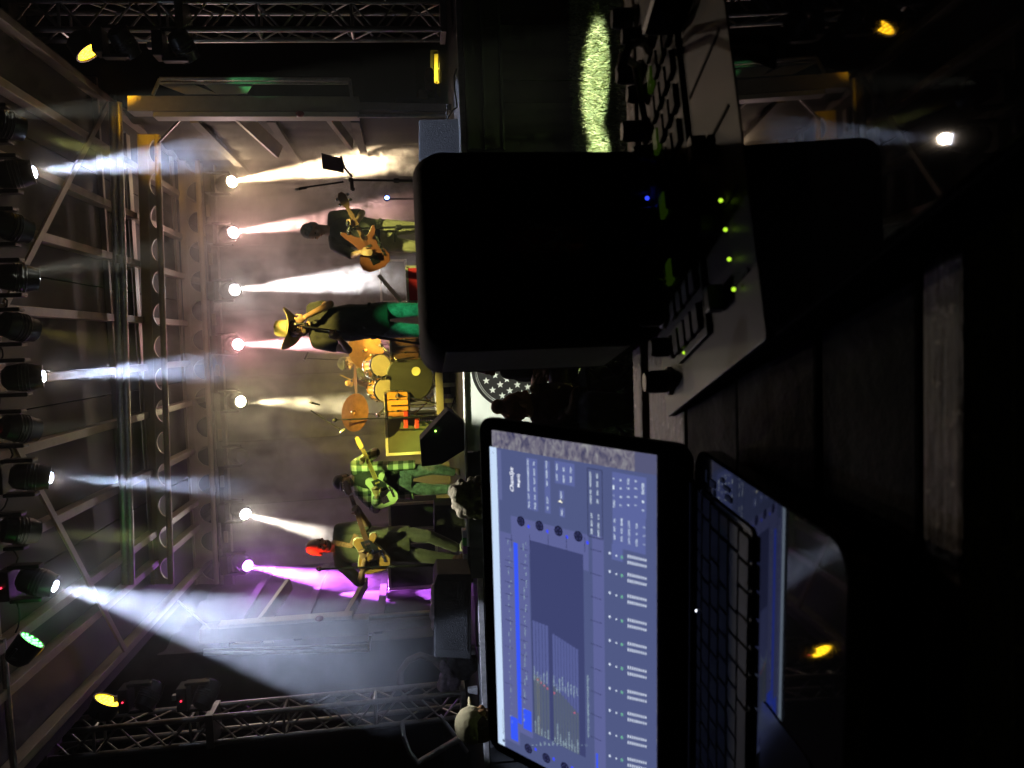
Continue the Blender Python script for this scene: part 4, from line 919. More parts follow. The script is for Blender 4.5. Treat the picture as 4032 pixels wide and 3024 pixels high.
# --- electric guitars
def guitar(label, cen, tip, nrm, m_body, m_guard, m_neck, kind='tele', body_l=.40, guard=True, strap=None, m_edge=None):
    cen, tip = V(cen), V(tip); a = (tip - cen).normalized(); nrm = V(nrm); nrm = (nrm - a * nrm.dot(a)).normalized(); b = a.cross(nrm)
    if b.z < 0: b = -b           # b points to the upper side of the instrument
    e = empty("electric_guitar" if kind == 'tele' else "bass_guitar", cen); tag(e, label, "guitar")
    k = body_l / .40; L = (tip - cen).length
    if kind == 'tele':
        out = [(-.20, .02), (-.195, .09), (-.16, .145), (-.10, .165), (-.03, .135), (.03, .105), (.09, .115), (.145, .135), (.185, .115), (.195, .075), (.175, .035), (.16, .03), (.15, -.03), (.185, -.045), (.20, -.075), (.195, -.105), (.165, -.115), (.135, -.09), (.11, -.065), (.08, -.075), (.03, -.105), (-.03, -.135), (-.10, -.165), (-.16, -.145), (-.195, -.09), (-.20, -.02)]
    else:
        out = [(-.21, .02), (-.20, .10), (-.15, .15), (-.08, .15), (-.01, .11), (.06, .10), (.13, .13), (.20, .17), (.25, .185), (.265, .165), (.22, .11), (.16, .06), (.14, .03), (.13, -.03), (.155, -.08), (.195, -.125), (.19, -.15), (.15, -.145), (.09, -.105), (.02, -.10), (-.05, -.13), (-.12, -.155), (-.18, -.13), (-.21, -.06)]
    G = lambda u, v, h=0: cen + a * u * k + b * v * k + nrm * h
    MB().prism([G(u, v, -.022) for u, v in out], nrm * .044).build("body", m_body, e, bevel=.006)
    if m_edge: MB().path([G(u * 1.005, v * 1.005, 0) for u, v in out] + [G(out[0][0] * 1.005, out[0][1] * 1.005, 0)], .009, 6).build("edge_binding", m_edge, e, smooth=True)
    if guard: MB().prism([G(u, v, .0225) for u, v in ((.15, .06), (.10, .055), (.02, .04), (-.01, -.03), (.0, -.085), (.06, -.085), (.11, -.055), (.15, -.028))], nrm * .003).build("pickguard", m_guard, e)
    MB().prism([G(u, v, .0225) for u, v in ((-.07, .04), (-.07, -.04), (-.15, -.04), (-.15, .04))], nrm * .006).build("bridge", M_chrome, e, bevel=.002)
    MB().prism([G(u, v, .0265) for u, v in ((.045, .035), (.045, -.035), (.02, -.035), (.02, .035))], nrm * .006).build("pickup", M_chrome if kind == 'tele' else M_black, e)
    MB().prism([G(u, v, .0225) for u, v in ((.02, -.095), (-.12, -.105), (-.125, -.125), (.015, -.115))], nrm * .004).build("control_plate", M_chrome if kind == 'tele' else M_black, e)
    for i in range(3): MB().lathe([(.011, 0), (.010, .018), (.001, .019)], G(-.02 - i * .04, -.110, .026), nrm, 12).build("volume_knob", M_chrome, e, smooth=True)
    hl = .16; n0 = cen + a * .10 * k; n1 = tip - a * hl
    q = lambda p, w_, h: p + b * w_ + nrm * h
    MB().add([q(n0, -.028, .026), q(n0, .028, .026), q(n1, .022, .014), q(n1, -.022, .014), q(n0, -.024, .004), q(n0, .024, .004), q(n1, .018, -.006), q(n1, -.018, -.006)], [(0, 1, 2, 3), (4, 7, 6, 5), (0, 4, 5, 1), (1, 5, 6, 2), (2, 6, 7, 3), (3, 7, 4, 0)]).build("neck", m_neck, e, bevel=.002)
    for i in range(14):
        t = 1 - .5 ** (i / 9.0) if i else 0; p = n1 + (n0 - n1) * min(.97, t * 1.45 + .0)
        MB().tube(p + b * .024 + nrm * (.0265 - .012 * (1 - t)), p - b * .024 + nrm * (.0265 - .012 * (1 - t)), .0016, n=5).build("fret", M_chrome, e)
    hs = [(0, .022), (.03, .036), (.09, .040), (.15, .030), (.165, .008), (.15, -.012), (.10, -.018), (.03, -.022)] if kind == 'tele' else [(0, .022), (.05, .045), (.13, .048), (.17, .02), (.17, -.02), (.13, -.045), (.05, -.045), (0, -.022)]
    MB().prism([n1 + a * u + b * v - nrm * .006 for u, v in hs], nrm * .016).build("headstock", m_neck, e, bevel=.002)
    for i in range(6 if kind == 'tele' else 4):
        sgn = 1 if kind == 'tele' or i < 2 else -1; u = .025 + i * .022 if kind == 'tele' else .06 + (i % 2) * .06
        p = n1 + a * u + b * (.042 + (.0 if kind == 'tele' else .02)) * sgn
        MB().ell(p, (.010, .010, .012) if kind == 'tele' else (.017, .012, .02), n=8, m=6).build("tuning_peg", M_chrome, e, smooth=True); MB().tube(p, p - b * .035 * sgn, .004, n=6).build("peg_post", M_chrome, e)
    for i in range(6 if kind == 'tele' else 4):
        w_ = (-.018 + .0072 * i) if kind == 'tele' else (-.015 + .01 * i)
        MB().tube(G(-.11, 0, .032) + b * w_, n1 + b * w_ * .8 + nrm * .018, .0009, n=4).build("string", M_chrome, e)
    if strap:
        pts, m_ = strap; vs = []; pts = [V(p) for p in pts]
        for i, p in enumerate(pts):
            d = (pts[min(i + 1, len(pts) - 1)] - pts[max(i - 1, 0)]).normalized(); sd = d.cross(V((0, -1, .1))).normalized() * .028
            vs += [p - sd, p + sd]
        MB().add(vs, [(2 * i, 2 * i + 1, 2 * i + 3, 2 * i + 2) for i in range(len(pts) - 1)]).build("strap", m_, e, smooth=True)
    return e
M_jean = fabric("blue jeans", (.085, .10, .13), .85, 1.0, 13); M_jean_d = fabric("dark jeans", (.020, .022, .035), .3); M_khaki = fabric("khaki trousers", (.26, .24, .17), .2)
M_olive = fabric("olive work shirt", (.11, .115, .065), .25); M_tee = fabric("black t-shirt", (.022, .022, .02), .3); M_tee2 = fabric("charcoal t-shirt", (.05, .047, .045), .3)
M_grey = mat("grey hair", (.30, .27, .24), .7, 0, .5, 40, .6); M_brown = mat("brown hair", (.055, .035, .022), .6, 0, .5, 40, .6); M_redh = mat("auburn hair", (.22, .07, .03), .6, 0, .4, 40, .6)
M_beard = mat("greying beard", (.10, .07, .05), .8, 0, .5, 60, .6)
M_maple = mat("maple neck", (.50, .30, .11), .35, 0, .12, 12); M_rose = mat("rosewood neck", (.20, .09, .04), .4, 0, .2, 14); M_cream = mat("cream guitar finish", (.62, .60, .42), .2, 0, .06, 4, coat=.6); M_sun = mat("honey sunburst", (.42, .23, .07), .2, 0, .35, 4, coat=.7); M_cherry = mat("cherry bass finish", (.15, .045, .022), .3, 0, .2, 6, coat=.3)
M_white_p = mat("white pickguard edge", (.6, .58, .5), .4)

# --- left guitarist, looking down at his hands
Y = 8.1; d = zD
J = dict(head=d(325, 485, Y - .04), shL=d(600, 690, Y), shR=d(590, 265, Y), elL=d(850, 925, Y - .12), wrL=d(905, 640, Y - .37), elR=d(935, 215, Y - .12), wrR=d(850, 62, Y - .30), hipL=d(1330, 555, Y), hipR=d(1330, 330, Y), knL=d(1720, 610, Y - .05), knR=d(1700, 350, Y - .05), anL=d(2040, 640, Y), anR=d(2060, 500, Y + .05))
J['toeL'] = J['anL'] + V((.03, -.17, -.065)); J['toeR'] = J['anR'] + V((.10, -.14, -.065))
lg, P, rot = person("left guitarist, bald head lit red, olive shirt, looking down at his fingers", J, (.55, -.70, -.42), (.05, -.25, 1), M_skin_, M_olive, .95, fabric("olive lit trousers", (.075, .08, .055), .3), None, shoes=mat("white trainers", (.6, .6, .58), .6), hk=1.06, belly=.05, handL=((.9, -.15, .25), (0, -.2, 1), None, .9, 1), handR=((.75, -.3, .55), (-.4, 0, .8), None, 1.2, -1), beard=M_beard, shirt_low=-.12)
mb = MB(); mb.ell(P(0, .09, .01), (.06, .01, .012), rot, 10, 6)
guitar("honey sunburst electric guitar held by the left guitarist", d(985, 565, Y - .27), d(672, -345, Y - .34), (.05, -1, .12), M_sun, M_black, M_rose, 'tele', .41, True, ([J['shR'] + V((-.10, -.13, .07)), J['shR'] + V((-.14, -.16, -.12)), d(800, 330, Y - .22)], mat("patterned strap", (.30, .16, .08), .7, 0, .6, 40)), M_cream)
# --- guitarist in a plaid shirt, further back
def plaid():
    m = bpy.data.materials.new("green plaid flannel"); m.use_nodes = True; n = m.node_tree; b = n.nodes["Principled BSDF"]; b.inputs["Roughness"].default_value = .85
    tc = n.nodes.new("ShaderNodeTexCoord"); w1 = n.nodes.new("ShaderNodeTexWave"); w2 = n.nodes.new("ShaderNodeTexWave")
    w1.bands_direction = 'X'; w2.bands_direction = 'Z'
    for w_ in (w1, w2): w_.inputs["Scale"].default_value = 2.6; w_.inputs["Distortion"].default_value = 1.2; n.links.new(tc.outputs["Object"], w_.inputs["Vector"])
    mu = n.nodes.new("ShaderNodeMath"); mu.operation = 'ADD'
    for k_, w_ in enumerate((w1, w2)):
        gt = n.nodes.new("ShaderNodeMath"); gt.operation = 'GREATER_THAN'; gt.inputs[1].default_value = .5; n.links.new(w_.outputs["Fac"], gt.inputs[0])
        hf_ = n.nodes.new("ShaderNodeMath"); hf_.operation = 'MULTIPLY'; hf_.inputs[1].default_value = .5; n.links.new(gt.outputs[0], hf_.inputs[0]); n.links.new(hf_.outputs[0], mu.inputs[k_])
    cr = n.nodes.new("ShaderNodeValToRGB"); cr.color_ramp.elements[0].color = (.03, .045, .03, 1); cr.color_ramp.elements[1].color = (.60, .58, .46, 1); q_ = cr.color_ramp.elements.new(.5); q_.color = (.17, .19, .13, 1)
    n.links.new(mu.outputs[0], cr.inputs[0]); n.links.new(cr.outputs[0], b.inputs["Base Color"]); return m
Y = 9.2; d = zC
J = dict(head=d(645, 780, Y), shL=d(850, 905, Y), shR=d(800, 570, Y), elL=d(1040, 1110, Y - .14), wrL=d(1055, 945, Y - .38), elR=d(1030, 420, Y - .08), wrR=d(925, 470, Y - .32), hipL=d(1400, 850, Y), hipR=d(1400, 660, Y), knL=d(1740, 880, Y - .03), knR=d(1760, 620, Y - .05), anL=d(2060, 870, Y), anR=d(2010, 660, Y))
J['toeL'] = J['anL'] + V((-.04, -.17, -.06)); J['toeR'] = J['anR'] + V((.02, -.17, -.06))
pg, P, rot = person("guitarist in an open plaid shirt and jeans playing a cream guitar", J, (-.30, -.85, -.25), (0, -.1, 1), M_skin_d, M_tee, .8, M_jean, M_brown, 'short', mat("brown boots", (.10, .06, .04), .6), 1.0, handL=((.8, -.2, .2), (0, -.2, 1), None, .9, 1), handR=((-.3, -.4, .7), (-.5, 0, .5), None, 1.2, -1), beard=M_beard)
shc, hpc, up, s, dp = frame_of({k: V(v) for k, v in J.items()})
mb = MB()
for sg, sh_, el_, wr_ in ((1, J['shR'], J['elR'], J['wrR']), (-1, J['shL'], J['elL'], J['wrL'])):
    limb(mb, [shc + (sh_ - shc) * .55, sh_, el_, el_ + (wr_ - el_) * .75], [.08, .075, .062, .046])
    mb.loft([(sh_ * .72 + shc * .28 + up * .02, s * .075, dp * .10), (shc + s * sg * .15 - up * .2, s * .062, dp * .135), (hpc + s * sg * .165 + up * .05, s * .06, dp * .14), (hpc + s * sg * .18 - up * .12, s * .06, dp * .13)], 14)
put("open_shirt", remeshed(mb, .012, 3), plaid(), pg)
mb = MB(); mb.ell(P(0, -.012, .055), (.09, .10, .075), rot); mb.ell(P(0, .10, .055), (.065, .06, .012), rot); put("cap", remeshed(mb, .010, 2), fabric("dark cap", (.05, .045, .05)), pg)
guitar("cream electric guitar with a black pickguard held by the plaid guitarist", d(1110, 890, Y - .28), d(812, 215, Y - .34), (.0, -1, .1), M_cream, M_black, M_maple, 'tele', .40)
# --- bassist
Y = 8.75; d = zA
J = dict(head=d(735, 665, Y - .03), shL=d(1010, 850, Y), shR=d(990, 480, Y + .02), elL=d(1235, 965, Y - .15), wrL=d(1335, 925, Y - .40), elR=d(1345, 440, Y - .02), wrR=d(1275, 560, Y - .34), hipL=d(1660, 820, Y), hipR=d(1660, 620, Y), knL=d(1990, 860, Y - .04), knR=d(1990, 625, Y - .02))
fl = 1.0
J['anL'] = V((J['knL'].x - .01, Y, SZ + .09)); J['anR'] = V((J['knR'].x + .02, Y, SZ + .09))
ba, P, rot = person("bassist with short grey hair and khaki trousers, looking down to the left", J, (-.62, -.62, -.40), (-.1, -.25, 1), M_skin_, M_tee2, .85, M_khaki, M_grey, 'short', mat("brown shoes", (.10, .07, .05), .6), 1.0, handL=((-.1, -.3, -.9), (-.6, 0, .2), None, .8, 1), handR=((-.1, -.35, .8), (-.6, -.1, 0), None, 1.2, -1))
guitar("cherry red bass guitar with a long neck pointing to the music stand", d(1440, 890, Y - .30), d(1075, 195, Y - .42), (-.05, -1, .15), M_cherry, M_black, M_rose, 'bass', .44, False)
# --- singer with a straw cowboy hat
Y = 8.05; d = zB
J = dict(head=d(480, 535, Y - .02), shL=d(690, 690, Y), shR=d(640, 320, Y), elL=d(1030, 770, Y - .10), wrL=d(925, 640, Y - .24), elR=d(830, 270, Y - .14), wrR=d(560, 410, Y - .26), hipL=d(1370, 545, Y), hipR=d(1370, 345, Y), knL=d(1800, 560, Y - .03), knR=d(1800, 330, Y))
J['anL'] = V((J['knL'].x - .04, Y, SZ + .09)); J['anR'] = V((J['knR'].x + .06, Y + .03, SZ + .09))
si, P, rot = person("singer in a straw cowboy hat and black t-shirt holding the microphone to his mouth", J, (.12, -.97, .10), (.06, .15, 1), M_skin_, M_tee, .55, M_jean, M_brown, 'short', mat("brown cowboy boots", (.12, .07, .04), .5), 1.02, handL=((.35, -.2, .8), (-.6, -.3, 0), None, 1.3, 1), handR=((-.35, .15, .75), (.4, -.3, .2), None, 1.2, -1), beard=M_beard, belly=.03)
# cowboy hat: tall pinched crown and a wide brim rolled up at the sides
hat = empty("cowboy_hat", J['head'] + V((0, 0, .08))); tag(hat, "pale straw cowboy hat with a wide rolled brim on the singer's head", "hat")
M_straw = mat("pale straw hat", (.56, .46, .24), .7, 0, .15, 60, .3); M_band = mat("brown hat band", (.10, .05, .03), .6)
hb = P(0, -.015, .062); hu = (rot @ V((0, -.06, 1))).normalized(); hf = (rot @ V((0, 1, .06))).normalized(); hr = hf.cross(hu).normalized()
vs = []; n = 40; rings = [(.0, 0), (.55, 0), (.8, 0), (1, 0)]
for t in (0, .33, .66, 1.0):
    for i in range(n):
        a = 6.2832 * i / n; rx_, ry_ = .088 + (.215 - .088) * t, .102 + (.225 - .102) * t
        lift = (.085 * abs(math.cos(a)) ** 2.2 - .035 * abs(math.sin(a)) ** 3) * t ** 1.6
        vs.append(hb + hr * rx_ * math.cos(a) + hf * ry_ * math.sin(a) + hu * lift)
k0 = len(vs); vs += [v + hu * .006 for v in vs]
fs = [(j * n + i, j * n + (i + 1) % n, (j + 1) * n + (i + 1) % n, (j + 1) * n + i) for j in range(3) for i in range(n)]
fs += [tuple(k0 + x for x in reversed(f)) for f in fs] + [(3 * n + i, 3 * n + (i + 1) % n, k0 + 3 * n + (i + 1) % n, k0 + 3 * n + i) for i in range(n)]
MB().add(vs, fs).build("brim", M_straw, hat, smooth=True, angle=60)
vs = []; prof = [(1.0, 0), (.99, .04), (.96, .11), (.88, .16), (.6, .172), (.25, .155), (.0, .145)]
for t, h in prof:
    for i in range(n):
        a = 6.2832 * i / n; pinch = 1 - (.18 * max(0, math.sin(a)) ** 2) * (h / .128); vs.append(hb + hr * .089 * t * math.cos(a) * pinch + hf * .103 * t * math.sin(a) + hu * (h - (.014 * abs(math.cos(a)) if t < .7 else 0)))
MB().add(vs, [(j * n + i, j * n + (i + 1) % n, (j + 1) * n + (i + 1) % n, (j + 1) * n + i) for j in range(len(prof) - 1) for i in range(n)]).build("crown", M_straw, hat, smooth=True, angle=60)
MB().loft([(hb + hu * .004, hr * .0905, hf * .1045), (hb + hu * .026, hr * .0905, hf * .1045)], 32).build("band", M_band, hat, smooth=True)
# --- drummer behind the kit
Y = RY + 1.0; d = zB
J = dict(head=d(1020, 915, Y - .05), shL=d(1180, 1040, Y), shR=d(1180, 820, Y), elL=d(1230, 1150, Y - .15), wrL=d(1085, 1105, Y - .35), elR=d(1330, 770, Y - .15), wrR=d(1280, 830, Y - .38), hipL=d(1560, 990, Y), hipR=d(1560, 860, Y), knL=d(1560, 1090, Y - .38), knR=d(1560, 780, Y - .38))
J['anL'] = V((J['knL'].x - .02, Y - .35, RZ + .09)); J['anR'] = V((J['knR'].x + .02, Y - .35, RZ + .09))
dr, P, rot = person("drummer in a dark cap sitting behind the kit", J, (-.10, -.97, -.15), (0, -.1, 1), M_skin_, M_tee2, .6, M_jean_d, M_brown, 'short', M_rubber, 1.0, handL=((-.2, -.5, .6), (.8, 0, 0), None, 1.3, 1), handR=((.1, -.7, -.2), (.8, 0, 0), None, 1.3, -1))
mb = MB(); mb.ell(P(0, -.012, .055), (.088, .10, .075), rot); mb.ell(P(0, .10, .05), (.065, .06, .012), rot); put("cap", remeshed(mb, .010, 2), fabric("black cap", (.02, .02, .022)), dr)
for lab, w_, t_ in (("drumstick in the drummer's raised hand", J['wrL'], d(940, 1040, Y - .5)), ("drumstick in the drummer's lowered hand", J['wrR'], d(1330, 960, Y - .7))):
    o = MB().tube(w_ + (w_ - t_).normalized() * .05, t_, .008, .005, 8).build("drumstick", M_maple, None, smooth=True); tag(o, lab, "drumstick")
e = empty("drum_stool", V((J['hipL'].x / 2 + J['hipR'].x / 2, Y, RZ))); tag(e, "black drum stool under the drummer", "stool")
MB().lathe([(.16, 0), (.17, .03), (.15, .06)], e.location + V((0, 0, .42)), (0, 0, 1), 20).build("seat", M_rubber, e, smooth=True); MB().tube(e.location, e.location + V((0, 0, .42)), .02).build("post", M_chrome, e, smooth=True)

# ------------------------------------------------------------------ people in front of the stage
def chair(label, c, rz, sh=.42, col_=M_blackm):
    e = empty("folding_chair", c, Matrix.Rotation(rz, 3, 'Z')); tag(e, label, "chair")
    MB().box((0, 0, sh), (.42, .42, .025)).build("seat", fabric("black chair fabric", (.015, .015, .016)), e, True, bevel=.008)
    MB().box((0, .22, sh + .26), (.42, .02, .34), Matrix.Rotation(RAD(-10), 3, 'X')).build("backrest", fabric("black chair fabric", (.015, .015, .016)), e, True, bevel=.008)
    for s in (-1, 1):
        for f in (-1, 1): MB().tube((s * .2, f * .17, sh), (s * .21, -f * .22, .005), .011, n=8).build("leg", col_, e, True, smooth=True)
        MB().tube((s * .21, .2, sh), (s * .21, .27, sh + .44), .011, n=8).build("back_post", col_, e, True, smooth=True)
    return e
def seated(label, head, Y, face, hup, sw=.19, knees=None, dz=0, **k):
    h = V(head); nk = h + V((0, .03, -.20)); hp = V((h.x, h.y + .08, max(.45, h.z - .68)))
    side = V((face[1], -face[0], 0)).normalized() * -1
    if side.x < 0: side = -side
    fw = V((face[0], face[1], 0)).normalized()
    J = dict(head=h, shL=nk - side * sw + V((0, 0, -.03)), shR=nk + side * sw + V((0, 0, -.03)), hipL=hp - side * .10, hipR=hp + side * .10)
    for q, s in (('L', -1), ('R', 1)):
        J['el' + q] = J['sh' + q] + V((0, 0, -.27)) + side * s * .05 + fw * .03; J['wr' + q] = J['el' + q] + fw * .22 + V((0, 0, -.03))
        J['kn' + q] = J['hip' + q] + fw * .42 + side * s * .05 + V((0, 0, .02)); J['an' + q] = V((*(J['kn' + q] + fw * .05).xy, .09))
        J['toe' + q] = J['an' + q] + fw * .17 + V((0, 0, -.06))
    if knees: J.update(knees)
    b, P, rot = person(label, J, face, hup, handL=((fw.x, fw.y, -.1), side, None, .5, 1), handR=((fw.x, fw.y, -.1), side, None, .5, -1), group="people sitting in front of the stage", **k)
    chair("black folding chair under the " + label.split(" seen")[0].split(" sitting")[0].split(" leaning")[0], (hp.x, hp.y + .02, 0), math.atan2(fw.y, fw.x) + math.pi / 2, min(.45, hp.z - .10))
    return b, P, rot
# curly grey hair, between the laptop and the band
b1, P, rot = seated("person with curly grey hair seen from behind, above the laptop's top edge", at(1022, 1072, 4.5), 4.5, (.10, 1, .05), (0, 0, 1), hair=M_grey, hair_style='curly', shirt=fabric("grey jumper", (.08, .08, .085)), pants=M_jean_d, sleeve=1.8, shoes=M_rubber, eyes=False)
b2, P, rot = seated("person in a pale cap seen from behind, at the foot of the left truss", at(1035, 1562, 4.2), 4.2, (.25, 1, .02), (0, 0, 1), hair=M_brown, hair_style='short', shirt=M_tee, pants=M_jean_d, sleeve=.6, shoes=M_rubber, eyes=False)
mb = MB(); mb.ell(P(0, -.008, .045), (.096, .112, .095), rot); mb.ell(P(0, .13, .04), (.07, .065, .012), rot)
put("cap", remeshed(mb, .010, 2), fabric("pale cap", (.55, .53, .45), .15, .3), b2)
d = zI; Y = 5.35
hd = d(330, 190, Y)
kn = dict(shL=d(560, 300, Y - .02), shR=d(545, 90, Y + .1), elL=d(930, 300, Y - .12), wrL=d(880, 520, Y - .25), elR=d(900, 120, Y), wrR=d(960, 250, Y - .2), hipL=d(1120, 210, Y), hipR=d(1130, 120, Y + .12), knL=d(1130, 570, Y - .25), knR=d(1150, 500, Y - .02), anL=d(1800, 420, Y - .2), anR=d(1760, 300, Y))
for q in 'LR': kn['toe' + q] = kn['an' + q] + V((-.17, -.04, -.05))
seated("dark-haired person in black sitting sideways with a bent grey-trousered knee", hd, Y, (-.95, -.1, -.15), (0, 0, 1), knees=kn, hair=M_brown, hair_style='long', shirt=M_tee, pants=fabric("grey trousers", (.16, .155, .15), .2), sleeve=.6, shoes=M_rubber, eyes=False)
Y = 4.9; hd = d(690, 690, Y)
kn = dict(shL=d(900, 800, Y), shR=d(880, 620, Y), elL=d(1130, 840, Y - .1), wrL=d(1250, 700, Y - .2), elR=d(960, 520, Y - .05), wrR=d(830, 500, Y - .1), hipL=d(1400, 800, Y), hipR=d(1400, 690, Y), knL=d(1480, 830, Y - .38), knR=d(1480, 640, Y - .38), anL=d(1860, 790, Y - .32), anR=d(1860, 650, Y - .32))
for q, s in (('L', -1), ('R', 1)): kn['toe' + q] = kn['an' + q] + V((.12, -.08, -.05))
seated("person with auburn hair in a bun leaning toward the dark-haired one", hd, Y, (.80, .35, -.2), (0, 0, 1), knees=kn, skin=M_skin_, hair=M_redh, hair_style='bun', shirt=fabric("dark red top", (.10, .02, .018)), pants=M_jean_d, sleeve=1.5, eyes=False)
# ------------------------------------------------------------------ the mixing table
TZ = 1.20
def woodmat():
    m = bpy.data.materials.new("worn table wood"); m.use_nodes = True; n = m.node_tree; b = n.nodes["Principled BSDF"]
    tc = n.nodes.new("ShaderNodeTexCoord"); mp = n.nodes.new("ShaderNodeMapping"); mp.inputs["Scale"].default_value = (3, 40, 20)
    no = n.nodes.new("ShaderNodeTexNoise"); no.inputs["Scale"].default_value = 4; no.inputs["Detail"].default_value = 8; no.inputs["Roughness"].default_value = .7
    sp = n.nodes.new("ShaderNodeTexNoise"); sp.inputs["Scale"].default_value = 90; sp.inputs["Detail"].default_value = 3
    cr = n.nodes.new("ShaderNodeValToRGB"); cr.color_ramp.elements[0].color = (.035, .022, .014, 1); cr.color_ramp.elements[1].color = (.24, .16, .10, 1)
    cr.color_ramp.elements[0].position = .3; cr.color_ramp.elements[1].position = .72
    n.links.new(tc.outputs["Object"], mp.inputs[0]); n.links.new(mp.outputs[0], no.inputs["Vector"]); n.links.new(tc.outputs["Object"], sp.inputs["Vector"])
    n.links.new(no.outputs["Fac"], cr.inputs[0])
    fl = n.nodes.new("ShaderNodeValToRGB"); fl.color_ramp.elements[0].position = .62; fl.color_ramp.elements[1].position = .70
    n.links.new(sp.outputs["Fac"], fl.inputs[0])
    mx = n.nodes.new("ShaderNodeMix"); mx.data_type = 'RGBA'; mx.inputs["B"].default_value = (.55, .45, .33, 1)
    n.links.new(fl.outputs[0], mx.inputs["Factor"]); n.links.new(cr.outputs[0], mx.inputs["A"]); n.links.new(mx.outputs["Result"], b.inputs["Base Color"])
    b.inputs["Roughness"].default_value = .42
    bp = n.nodes.new("ShaderNodeBump"); bp.inputs["Strength"].default_value = .5; bp.inputs["Distance"].default_value = .004
    ad = n.nodes.new("ShaderNodeMath"); ad.operation = 'ADD'; n.links.new(no.outputs["Fac"], ad.inputs[0]); n.links.new(sp.outputs["Fac"], ad.inputs[1])
    n.links.new(ad.outputs[0], bp.inputs["Height"]); n.links.new(bp.outputs[0], b.inputs["Normal"])
    return m
M_wood = woodmat()
tb = empty("mixing_table", (0, .58, 0)); tag(tb, "high plank table with worn dark wood that carries the laptop and console", "table")
TX0, TX1 = -1.1, 1.0
M_wood_shade = mat("shade dark plank", (.0045, .0036, .003), .7, 0, .5, 12, .3, spec=.06)  # shade cast by laptop and loudspeaker is put into these planks' colour
for y0, y1, zz, m_ in ((.8225, .8555, .004, M_wood), (.70, .8095, 0, M_wood), (.58, .695, -.001, M_wood_shade), (.455, .575, .001, M_wood_shade), (.357, .450, 0, M_wood_shade), (.324, .353, .001, M_wood)):
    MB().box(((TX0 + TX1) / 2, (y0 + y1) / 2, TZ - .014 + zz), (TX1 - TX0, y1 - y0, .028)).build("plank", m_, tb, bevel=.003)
for x in (TX0 + .12, TX1 - .12):
    for y in (.38, .80): MB().box((x, y, .585), (.06, .06, 1.17)).build("leg", M_wood, tb, bevel=.005)
for y in (.38, .80): MB().box(((TX0 + TX1) / 2, y + (.036 if y > .5 else -.036) * -1, 1.115), (TX1 - TX0 - .3, .02, .10)).build("apron", M_wood, tb)

# ------------------------------------------------------------------ text and flat screen shapes
def text_geo(t, size=1.0, shear=0.0, bold=0.0):
    cu = bpy.data.curves.new("t", 'FONT'); cu.body = t; cu.size = size; cu.align_x = 'CENTER'; cu.align_y = 'CENTER'; cu.shear = shear; cu.offset = bold; cu.resolution_u = 2
    o = bpy.data.objects.new("t", cu); col.objects.link(o)
    dg = bpy.context.evaluated_depsgraph_get(); dg.update()
    me = bpy.data.meshes.new_from_object(o.evaluated_get(dg)); bpy.data.objects.remove(o)
    vs = [tuple(v.co) for v in me.vertices]; fs = [tuple(p.vertices) for p in me.polygons]; bpy.data.meshes.remove(me); bpy.data.curves.remove(cu)
    return vs, fs
TXT = {}
def tg(t, shear=0.0, bold=0.0):
    k = (t, shear, bold)
    if k not in TXT:
        vs, fs = text_geo(t, 1.0, shear, bold)
        if vs:
            xs = [v[0] for v in vs]; ys = [v[1] for v in vs]; cx, cy_ = (min(xs) + max(xs)) / 2, (min(ys) + max(ys)) / 2
            vs = [(v[0] - cx, v[1] - cy_) for v in vs]; TXT[k] = (vs, fs, max(xs) - min(xs), max(ys) - min(ys))
        else: TXT[k] = ([], [], 1, 1)
    return TXT[k]

# ------------------------------------------------------------------ laptop
LH = Vector((-.0943, .6035, 1.226)); LY = RAD(-4.14); LID = RAD(40.3); LT = RAD(-2.2); LW = .345 + .024
rx = Vector((math.cos(LY), math.sin(LY), 0)); ry = Vector((-math.sin(LY), math.cos(LY), 0)); zz = Vector((0, 0, 1))
lu = ry * math.cos(LID) + zz * math.sin(LID); ln = rx.cross(lu)
bd_ = -ry * math.cos(LT) - zz * math.sin(LT); bn = bd_.cross(rx)
if bn.z < 0: bn = -bn
lap = empty("laptop", LH - bn * .02); tag(lap, "open black laptop running a lighting control program, on the mixing table", "laptop")
def rrect(o, ex, ey, w, h, r, n=6):
    """rounded rectangle, o = corner, ex/ey unit axes"""
    pts = []
    for cx, cy_, a0 in ((w - r, r, -90), (w - r, h - r, 0), (r, h - r, 90), (r, r, 180)):
        for i in range(n + 1):
            t = RAD(a0 + 90 * i / n); pts.append(o + ex * (cx + r * math.cos(t)) + ey * (cy_ + r * math.sin(t)))
    return pts
M_lid = mat("laptop black frame", (.006, .006, .007), .35, 0, .2, 20)
M_deck = mat("glossy laptop deck", (.02, .021, .026), .03, 0, .2, 8, spec=.6)
lid_o = LH - rx * LW + lu * .004
lid = MB().prism(rrect(lid_o, rx, lu, LW, .245, .016), -ln * .008).build("lid", M_lid, lap, bevel=.0012)
BD = .245
base = MB().prism(rrect(LH - rx * LW, rx, bd_, LW, BD, .022), -bn * .017).build("base", M_deck, lap, bevel=.002)
MB().tube(LH - rx * (LW - .03) - bn * .004, LH - rx * .03 - bn * .004, .008, n=12).build("hinge", M_lid, lap, smooth=True)
for q in (.03, LW - .03):
    for k in (.02, BD - .02): MB().tube(LH - rx * q + bd_ * k - bn * .017, Vector((*(LH - rx * q + bd_ * k).xy, TZ + .001)), .007, n=8).build("rubber_foot", M_rubber, lap)
